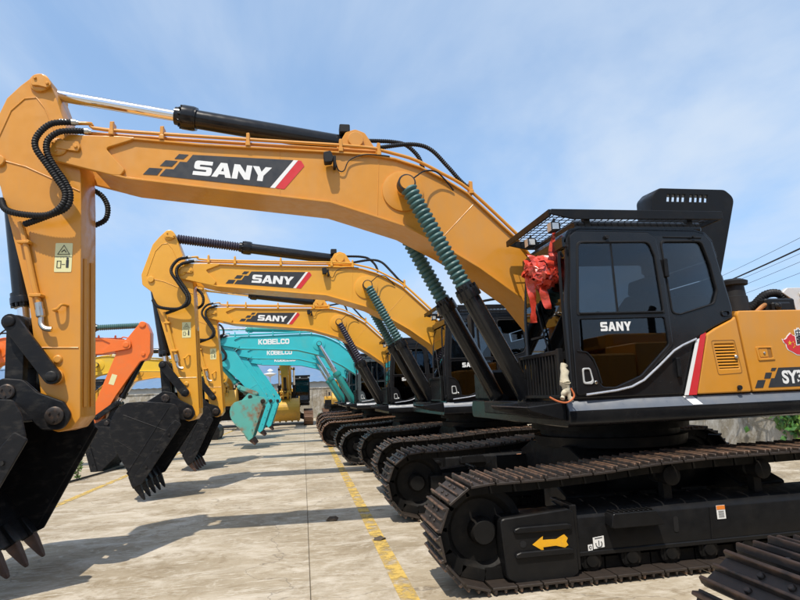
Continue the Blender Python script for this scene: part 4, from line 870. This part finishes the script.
excavator('excavator', 'orange excavator with green sleeved arm cylinder and black bucket', (-9.85, 16.2, 0), R(180), dict(paint=ORANGE, scale=.85, boom=-4.8, arm=-17, bucket=-16, abell=(.60, .97, 22), bellm=BELLOWT, toothm=mat('tan_tooth_steel', (.28, .16, .07), .6), armhose=False, flabel=True), OPP)
excavator('excavator', 'lemon yellow excavator with navy lettering on its boom', (-9.3, 21.5, 0), R(180), dict(paint=LEMON, text='KOMATSU', scale=.85, boom=-8, arm=-12, bucket=-10, armhose=False), OPP)
excavator('excavator', 'amber yellow excavator with a red and black boom decal', (-9.2, 26.0, 0), R(180), dict(paint=YELLOW, text='VEE', scale=.85, boom=-9.5, arm=-12, bucket=-10, armhose=False), OPP)
FAR = 'excavators facing along the yard before the wall'
FA = dict(paint=CATY, bucketm=CATY, cylm=BLACKM, linkm=CATY, armhose=False, pipes=False, cabm=BLACKM)
excavator('excavator', 'dusty yellow excavator with ribbed yellow bucket set on the ground by the wall', (-.95, 36.4, 0), R(90), dict(FA, scale=.92, boom=-6, arm=-45, bucket=-38), FAR)
excavator('excavator', 'dusty yellow excavator with its bucket raised level in front of the wall', (-4.4, 36.4, 0), R(90), dict(FA, scale=.88, boom=-3, arm=-60, bucket=-75), FAR)
excavator('excavator', 'small dusty yellow excavator at the end of the track row', (2.7, 44.5, 0), R(90), dict(FA, scale=.75, boom=-3, arm=-60, bucket=-60), FAR)

# ------------------------------------------------------------------ ground
def concrete_mat(name, base, wall=False):
    m = bpy.data.materials.new(name); m.use_nodes = True; nt = m.node_tree; N = nt.nodes; L = nt.links; b = N['Principled BSDF']
    geo = N.new('ShaderNodeNewGeometry'); pos = geo.outputs['Position']
    def noise(scale, det=6, rough=.6, mp=None, dist=0):
        n = N.new('ShaderNodeTexNoise'); n.inputs['Scale'].default_value = scale; n.inputs['Detail'].default_value = det; n.inputs['Roughness'].default_value = rough; n.inputs['Distortion'].default_value = dist
        if mp:
            q = N.new('ShaderNodeMapping'); q.inputs['Scale'].default_value = mp[0]; q.inputs['Rotation'].default_value = (0, 0, R(mp[1])); L.new(pos, q.inputs[0]); L.new(q.outputs[0], n.inputs['Vector'])
        else: L.new(pos, n.inputs['Vector'])
        return n.outputs[0]
    def ramp(s, a, c_, lo=0, hi=1):
        r = N.new('ShaderNodeMapRange'); r.inputs[1].default_value = a; r.inputs[2].default_value = c_; r.inputs[3].default_value = lo; r.inputs[4].default_value = hi; L.new(s, r.inputs[0]); return r.outputs[0]
    def mix(f, a, col):
        x = N.new('ShaderNodeMixRGB'); L.new(f, x.inputs[0]); L.new(a, x.inputs[1])
        x.inputs[2].default_value = (*col, 1); return x.outputs[0]
    c0 = N.new('ShaderNodeRGB'); c0.outputs[0].default_value = (*base, 1); cur = c0.outputs[0]
    k = [x*.60 for x in base]; lt = [base[0]*1.42, base[1]*1.50, base[2]*1.68]
    if not wall:
        oi = N.new('ShaderNodeObjectInfo'); tint = N.new('ShaderNodeMixRGB'); tint.inputs[1].default_value = (*[x*.90 for x in base], 1); tint.inputs[2].default_value = (*[x*1.10 for x in base], 1)
        L.new(oi.outputs['Random'], tint.inputs[0]); cur = tint.outputs[0]
    cur = mix(ramp(noise(.45, 8, .68), .42, .60, 0, .85), cur, (k[0]*1.12, k[1]*1.05, k[2]*.92))
    cur = mix(ramp(noise(1.1, 10, .74, ((.8, 1.25, 1), 20), .6), .47, .62, 0, .9), cur, lt)
    cur = mix(ramp(noise(2.6, 10, .75, ((.9, 1.3, 1), -8), .8), .52, .64, 0, .8), cur, (k[0]*.98, k[1]*.88, k[2]*.72))
    cur = mix(ramp(noise(6.5, 8, .75, None, .5), .55, .66, 0, .65), cur, lt)
    if not wall:
        # scuffs and scrapes left by steel tracks
        for i, (ang, ds) in enumerate(((8, 1.6), (-35, 2.2), (62, 1.4))):
            s = noise(13, 3, .5, ((.22, 2.4, 1), ang), ds)
            cl = ramp(noise(.7+.3*i, 5, .65), .46, .58)
            mm = N.new('ShaderNodeMath'); mm.operation = 'MULTIPLY'; L.new(ramp(s, .60, .66, 0, .9), mm.inputs[0]); L.new(cl, mm.inputs[1])
            cur = mix(mm.outputs[0], cur, (lt[0]*1.06, lt[1]*1.08, lt[2]*1.1))
        s = noise(17, 2, .5, ((.3, 2.6, 1), -20), 1.5); cl = ramp(noise(.9, 4, .6), .5, .6)
        mm = N.new('ShaderNodeMath'); mm.operation = 'MULTIPLY'; L.new(ramp(s, .62, .67, 0, .7), mm.inputs[0]); L.new(cl, mm.inputs[1]); cur = mix(mm.outputs[0], cur, (k[0]*.7, k[1]*.66, k[2]*.6))
        # oil drips
        cur = mix(ramp(noise(1.7, 3, .5), .70, .76, 0, .8), cur, (.07, .06, .05))
    else:
        cur = mix(ramp(noise(3, 6, .6, ((3, 3, .25), 0)), .5, .75, 0, .75), cur, (.10, .09, .075))
    cur = mix(ramp(noise(26, 4, .6), .62, .75, 0, .5), cur, k)
    # crack network
    if not wall:
        v = N.new('ShaderNodeTexVoronoi'); v.feature = 'DISTANCE_TO_EDGE'; v.inputs['Scale'].default_value = .33
        q = N.new('ShaderNodeVectorMath'); q.operation = 'ADD'; nn = N.new('ShaderNodeTexNoise'); nn.inputs['Scale'].default_value = 1.6; nn.inputs['Detail'].default_value = 6; L.new(pos, nn.inputs['Vector'])
        L.new(pos, q.inputs[0]); L.new(nn.outputs['Color'], q.inputs[1]); L.new(q.outputs[0], v.inputs['Vector'])
        cur = mix(ramp(v.outputs[0], .0, .004, .6, 0), cur, (.12, .10, .08))
    L.new(cur, b.inputs['Base Color'])
    L.new(ramp(noise(1.1), .3, .7, .72, .95), b.inputs['Roughness']); b.inputs['Specular IOR Level'].default_value = .3
    bp = N.new('ShaderNodeBump'); bp.inputs['Strength'].default_value = .35; bp.inputs['Distance'].default_value = .02; L.new(noise(18, 8, .7), bp.inputs['Height']); L.new(bp.outputs[0], b.inputs['Normal'])
    return m
CONC = concrete_mat('yard_concrete', (.37, .31, .222))
WALLC = concrete_mat('wall_concrete', (.36, .33, .27), True)
SOIL = mat('joint_dirt', (.24, .20, .14), .95, var=.3, vscale=6, bump=.5)

g = ob('ground', MB().add([(-600, -600, -.03), (600, -600, -.03), (600, 900, -.03), (-600, 900, -.03)], [(0, 1, 2, 3)]).mesh('ground'), SOIL, None, kind='structure')
yard = ob('concrete_yard', MB().bb(-23.5, 18.5, -9.5, 60, -.029, -.02).mesh('y'), SOIL, None, kind='structure')
def slab_mesh(): 
    b = MB(); b.bb(0, 4.993, 0, 4.993, -.019, 0); return b.mesh('slab', .004)
sl = slab_mesh()
xs = [.045+5*k for k in range(-5, 4)]
for x in xs:
    for j in range(14):
        ob('slab', sl, CONC, yard, (x+.0035, -9.2+5*j+(1.3 if x > 0 else 0), random.uniform(-.003, .001)))

def line_mat():
    m = bpy.data.materials.new('worn_line_paint'); m.use_nodes = True; nt = m.node_tree; N = nt.nodes; L = nt.links; b = N['Principled BSDF']; out = N['Material Output']
    geo = N.new('ShaderNodeNewGeometry'); n = N.new('ShaderNodeTexNoise'); n.inputs['Scale'].default_value = 5; n.inputs['Detail'].default_value = 9; n.inputs['Roughness'].default_value = .7; L.new(geo.outputs['Position'], n.inputs['Vector'])
    c = N.new('ShaderNodeMixRGB'); c.inputs[1].default_value = (.50, .32, .05, 1); c.inputs[2].default_value = (.62, .43, .12, 1); L.new(n.outputs[0], c.inputs[0]); L.new(c.outputs[0], b.inputs['Base Color']); b.inputs['Roughness'].default_value = .75
    tr = N.new('ShaderNodeBsdfTransparent'); mx = N.new('ShaderNodeMixShader'); r = N.new('ShaderNodeMapRange'); r.inputs[1].default_value = .40; r.inputs[2].default_value = .56; L.new(n.outputs[0], r.inputs[0])
    L.new(r.outputs[0], mx.inputs[0]); L.new(tr.outputs[0], mx.inputs[1]); L.new(b.outputs[0], mx.inputs[2]); L.new(mx.outputs[0], out.inputs['Surface']); return m
LINEM = line_mat()
def strip(name, x0, x1, y0, y1, w=.15):
    L_ = Vector((x1-x0, y1-y0)).normalized(); nx, ny = -L_.y*w/2, L_.x*w/2
    return ob(name, MB().add([(x0+nx, y0+ny, .005), (x0-nx, y0-ny, .005), (x1-nx, y1-ny, .005), (x1+nx, y1+ny, .005)], [(0, 3, 2, 1)]).mesh(name), LINEM, None, kind='structure')
strip('painted_line', .79, .90, -3, 36); strip('painted_line', -4.12, -3.75, 6, 34, .14)

# lumps of dried mud, a cable and weeds
MUD = mat('dried_mud', (.07, .055, .04), .9, var=.3, vscale=20, bump=.6, bscale=30)
def clod(x, y, sx, sy, sz, label):
    bm = bmesh.new(); bmesh.ops.create_icosphere(bm, subdivisions=2, radius=1)
    for v in bm.verts:
        k = .75+.5*random.random(); v.co = Vector((v.co.x*sx*k, v.co.y*sy*k, max(v.co.z*sz*k, -.3*sz)))
    me = bpy.data.meshes.new('clod'); bm.to_mesh(me); bm.free()
    tag(ob('mud_clod', me, MUD, None, (x, y, .3*sz)), label, 'clod', 'clods on the concrete')
clod(.83, 6.58, .07, .05, .03, 'flat dark clod lying on the yellow line'); clod(.36, 7.75, .075, .04, .045, 'dark clod lying on bare concrete beside the shadow')
cable = ob('cable', MB().tube([(x+random.uniform(-.03, .03), y, .028) for x, y in ((-5.4, 10), (-5.15, 12), (-4.98, 13.4), (-4.8, 14.6), (-4.6, 16), (-4.3, 18), (-4.1, 21))], .022, 8).mesh('c'), RUBBER, None)
tag(cable, 'black cable lying along the concrete beside the yellow line', 'cable')
LEAF = mat('weed_leaf', (.07, .14, .02), .6, var=.35, vscale=12); LEAFI = mat('ivy_leaf', (.045, .13, .018), .5, var=.45, vscale=5); LEAFL = mat('young_leaf', (.16, .26, .04), .55, var=.3, vscale=5); STEMM = mat('plant_stem', (.10, .09, .04), .8)
def leaf(b, p, d, n_, L_, w):
    d = d.normalized(); s = d.cross(n_)
    if s.length < 1e-4: s = d.orthogonal()
    s.normalize(); n2 = s.cross(d)
    b.add([p, p+d*L_*.45+s*w/2-n2*w*.12, p+d*L_-n2*L_*.18, p+d*L_*.45-s*w/2-n2*w*.12, p+d*L_*.5+n2*w*.06], [(0, 4, 1), (1, 4, 2), (2, 4, 3), (3, 4, 0)])
def rv(): return Vector((random.gauss(0, 1), random.gauss(0, 1), random.gauss(0, 1))).normalized()
def weed(x, y, h, label, n=14):
    r = empty('weed', (x, y, 0)); tag(r, label, 'weed', 'weeds in the joints')
    st = MB(); lf = MB()
    for k in range(5):
        a = random.uniform(0, 6.28); e = Vector((math.cos(a)*h*.35, math.sin(a)*h*.35, h*random.uniform(.6, 1))); pts = spline([(0, 0, 0), tuple(e*.5+Vector((0, 0, h*.1))), tuple(e)], 3); st.tube(pts, .005, 5)
        for j in range(n): p = pts[random.randrange(1, len(pts))]; leaf(lf, Vector(p), rv()+Vector((0, 0, .3)), rv(), h*.22, h*.08)
    ob('stem', st.mesh('s'), STEMM, r); ob('foliage', lf.mesh('f'), LEAF, r, kind='stuff')
weed(-4.95, 13.9, .42, 'thin green weed growing beside the black cable')
for k, (x, y) in enumerate(((2.0, 45.5), (4.6, 45.6), (-2.6, 45.7), (1.2, 45.3))): weed(x, y, random.uniform(.3, .6), 'leafy weed at the foot of the far concrete wall, '+('behind the small dusty excavator', 'beyond the teal cabs', 'behind the lamp post', 'beside the dusty excavator')[k])

# ------------------------------------------------------------------ walls, shed, lamp, wires
def wall_thing(name, x0, x1, y0, y1, h, label, npan):
    r = empty(name, ((x0+x1)/2, (y0+y1)/2, 0)); tag(r, label, 'wall'); d = Vector((x1-x0, y1-y0, 0)); L_ = d.length; a = math.atan2(d.y, d.x); r.rotation_euler = (0, 0, a)
    pw = L_/npan
    pm = MB().bb(-pw/2+.01, pw/2-.01, -.09, .09, -.02, h).mesh('p', .01)
    for k in range(npan): ob('panel', pm, WALLC, r, (-L_/2+pw*(k+.5), random.uniform(-.006, .006), random.uniform(-.01, .01)))
    ob('coping', MB().bb(-L_/2, L_/2, -.14, .14, h+.012, h+.09).mesh('c', .01), WALLC, r)
wall_thing('boundary_wall', -30, 13, 46, 46, 2.3, 'weathered concrete boundary wall across the end of the yard', 14)
wall_thing('boundary_wall', 10.6, 10.6, -4, 46, 1.9, 'concrete side wall with ivy behind the excavator tails', 17)
BLUE = mat('blue_roof_sheet', (.12, .20, .32), .5, var=.1, vscale=1, col2=(.2, .24, .30), amt2=.5, s2=1.2); PALE = mat('pale_render', (.55, .54, .50), .8, col2=(.3, .28, .24), amt2=.5, s2=.8)
def shed(x0, x1, y0, y1, he, hr, label):
    r = empty('shed', ((x0+x1)/2, (y0+y1)/2, 0)); tag(r, label, 'shed', 'sheds behind the boundary wall'); w = x1-x0; d = y1-y0
    ob('wall', MB().prism_x([(-d/2, -.02), (-d/2, he), (0, hr-.1), (d/2, he), (d/2, -.02)], -w/2, w/2).mesh('w'), PALE, r)
    def roofm():
        b = MB(); n = int(w/.30)
        vs = []; fs = []
        for side in (-1, 1):
            o = len(vs)
            for k in range(n+1):
                x = -w/2-.3+(w+.6)*k/n
                for t, dz in ((0, 0), (1, 0)):
                    y = side*(d/2+.5)*t; z = hr-(hr-he)*(1+1/d)*t*.97+.06+(.05 if k % 2 else 0); vs.append((x, y, z))
            for k in range(n): fs.append((o+2*k, o+2*k+1, o+2*k+3, o+2*k+2))
        b.add(vs, fs); return b.mesh('r', 0, 20)
    ob('roof', roofm(), BLUE, r)
    for k in range(int(w/4)): 
        f = ob('window', cached('swin', lambda: MB().bb(-.6, .6, -.04, .04, 1.3, 2.2).mesh('w', .01)), BLACKM, r, (-w/2+2+4*k, -d/2-.02, 0))
    ob('ridge_cap', MB().prism_x([(-.3, hr+.02), (0, hr+.17), (.3, hr+.02)], -w/2-.3, w/2+.3).mesh('c'), BLUE, r)
shed(-34, -1.6, 52, 62, 3.0, 5.2, 'long pale shed with a blue sheet roof behind the far wall')
shed(-.9, 16, 51, 60, 3.1, 5.6, 'shorter pale shed with a blue sheet roof, nearer the track row')
# lamp post
r = empty('lamp_post', (-2.3, 41.5, 0)); tag(r, 'slim white lamp post with a flat round head before the wall', 'lamp post')
ob('post', MB().tube([(0, 0, 0), (0, 0, 3.2)], [.06, .04], 10).mesh('p'), WHITEP, r); ob('lamp_head', MB().lathe((0, 0, 3.15), (0, 0, 3.75), [(0, .06), (.1, .1), (.35, .45), (.45, .45), (.55, .12), (.7, .10), (.8, .22), (1, .05)], 20).mesh('h'), WHITEP, r)
# utility poles and wires
POLEM = mat('pole_concrete', (.33, .32, .30), .85, bump=.3)
def pole(x, y, label):
    r = empty('utility_pole', (x, y, 0)); tag(r, label, 'pole', 'utility poles'); ob('post', MB().tube([(0, 0, -.02), (0, 0, 9.3)], [.17, .10], 14).mesh('p'), POLEM, r)
    ob('crossarm', MB().bb(-.9, .9, -.05, .05, 7.68, 7.80).bb(-.7, .7, -.05, .05, 6.8, 6.9).bb(-.05, .05, -.05, .05, 6.8, 7.8).mesh('c', .01), POLEM, r)
    for xx, z in ((-.8, 7.8), (0.0, 7.8), (.8, 7.8), (-.6, 6.9), (.6, 6.9)): ob('insulator', cached('insul', lambda: MB().lathe((0, 0, 0), (0, 0, .16), [(0, .03), (.3, .06), (.4, .03), (.6, .055), (.7, .03), (1, .03)], 10).mesh('i')), WHITEP, r, (xx, -.09, z))
pole(30.4, 45.0, 'concrete utility pole beyond the side wall, at the far shed'); pole(18.4, 8.0, 'concrete utility pole beyond the side wall carrying the near ends of the wires')
def wire(xo, z, sag, rad, label):
    pts = [(30.4+xo-12.0*t, 44.9-37.0*t, z-4*sag*t*(1-t)) for t in [k/24 for k in range(25)]]
    tag(ob('wire', MB().tube(pts, rad, 6).mesh('w'), RUBBER, None), label, 'wire', 'overhead wires')
wire(0, 7.95, .45, .040, 'thick black overhead cable against the sky')
for xo, z, sg, lb in ((-.8, 8.0, .35, 'thin overhead wire just above the thick black cable'), (.8, 7.98, .40, 'thin overhead wire hung level beside the thick black cable'), (-.6, 7.05, .35, 'thin overhead wire just below the thick black cable'), (.6, 7.05, .45, 'lowest thin overhead wire below the thick black cable')): wire(xo, z, sg, .009, lb)

# ivy on the side wall
def ivy(x, y, z, n, spread, label, m2):
    r = empty('ivy', (x, y, z)); tag(r, label, 'ivy', 'ivy on the side wall')
    st = MB(); a = MB(); b2 = MB()
    for k in range(4):
        pts = spline([(0, 0, .9), (-.05, random.gauss(0, spread*.5), .4), (-.06, random.gauss(0, spread), 0), (-.06, random.gauss(0, spread), -spread*.6)], 4); st.tube(pts, .008, 5)
    for k in range(n):
        p = Vector((-random.uniform(.02, .16), random.gauss(0, spread*.6), random.gauss(0, spread*.5))); d = Vector((random.uniform(-.6, .05), random.gauss(0, 1), random.gauss(-.3, .8))); s_ = random.uniform(.10, .19)
        leaf(a if random.random() < .75 else b2, p, d, Vector((-1, random.gauss(0, .4), random.gauss(.3, .4))), s_, s_*.95)
    ob('stem', st.mesh('s'), STEMM, r); ob('foliage', a.mesh('f'), LEAFI, r, kind='stuff'); ob('young_foliage', b2.mesh('f'), m2, r, kind='stuff')
ivy(10.5, 10.7, .85, 230, .55, 'dense dark ivy clump hanging on the side wall', LEAFL)
ivy(10.5, 12.0, 1.1, 34, .16, 'thin light green ivy trail on the side wall', LEAFL)
ivy(10.5, 14.3, .95, 40, .2, 'small bright ivy tuft on the side wall', LEAFL)

# ------------------------------------------------------------------ ribbon rosette and rag
def rosette():
    r = empty('ribbon_rosette', (2.30, 5.02, 2.70)); tag(r, 'big red satin ribbon rosette with streamers tied to the cab front', 'ribbon')
    b = MB()
    for k in range(110):
        d = rv(); d.y -= .25; d.normalize(); t = d.orthogonal().normalized(); t.rotate(Matrix.Rotation(random.uniform(0, 6.28), 3, d)); s_ = d.cross(t)
        w = random.uniform(.035, .06); L_ = random.uniform(.11, .165)
        rows = []
        for j in range(5):
            u = j/4; c_ = d*(L_*(.25+.75*math.sin(u*math.pi*.62)/math.sin(math.pi*.62*.8))) + t*(.055*math.sin(u*math.pi*1.2)*(1 if k % 2 else -1)); ww = w*(.35+.9*u)
            rows.append([c_-s_*ww+d*random.uniform(-.03, .03)+t*random.uniform(-.02, .02), c_+d*(.035*math.sin(u*9+k)), c_+s_*ww+d*random.uniform(-.03, .03)+t*random.uniform(-.02, .02)])
        vs = [v for rw in rows for v in rw]; fs = []
        for j in range(4):
            for i in range(2): fs.append((j*3+i, j*3+i+1, j*3+i+4, j*3+i+3))
        b.add(vs, fs)
    me = b.mesh('petals', 0, 80); ob('petals', me, RIBBON, r)
    def band(nm, pts, ws):
        b = MB(); pp = spline(pts, 6); n = len(pp); vs = []; fs = []
        for i, p in enumerate(pp):
            w = ws[0]+(ws[1]-ws[0])*i/(n-1); tw = .5*math.sin(i*.55)+random.uniform(-.15, .15); dx, dy = math.cos(tw)*w, math.sin(tw)*w
            vs += [p+Vector((-dx, -dy, 0)), p+Vector((0, -.018*math.sin(i*1.3), 0)), p+Vector((dx, dy, 0))]
        for i in range(n-1):
            for j in range(2): fs.append((i*3+j, i*3+j+1, i*3+j+4, i*3+j+3))
        b.add(vs, fs); ob(nm, b.mesh('band', 0, 80), RIBBON, r)
    band('tie', [(.16,-.02,.42),(.13,-.03,.28),(.10,-.05,.10)], (.02, .05)); band('tie', [(-.12,.03,.20),(-.10,-.02,.17),(-.04,-.05,.08)], (.02, .045))
    band('streamer', [(-.02,-.06,-.08),(-.03,-.08,-.20),(.01,-.07,-.36)], (.05, .035)); band('streamer', [(-.12,.02,.14),(-.13,0,-.05),(-.11,0,-.25),(-.12,0,-.48)], (.045, .035))
rosette()
def rag():
    r = empty('cloth_rag', (2.29, 4.70, 1.50)); tag(r, 'dirty cream rag knotted on the cab front rail with orange cord', 'rag')
    b = MB()
    for (p, q, r0, r1) in (((0,0,.30),(-.01,-.02,.14),.028,.042), ((-.01,-.02,.15),(.0,-.03,.06),.045,.03), ((0,-.02,.10),(-.05,-.03,.0),.03,.02), ((.0,-.02,.08),(.03,-.03,-.02),.03,.02)):
        p, q = Vector(p), Vector(q); pts = [p.lerp(q, t/5)+rv()*.008 for t in range(6)]; b.tube(pts, [r0+(r1-r0)*t/5+random.uniform(-.008, .008) for t in range(6)], 9)
    me = b.mesh('rag', 0, 70); ob('cloth', me, RAGM, r)
    ob('cord', MB().tube(spline([(.03,-.04,.09),(.05,-.05,.02),(-.02,-.06,-.03),(-.10,-.05,-.02),(-.17,-.03,.02)], 5), .008, 6).mesh('c'), mat('orange_cord', (.5, .13, .04), .7), r)
rag()
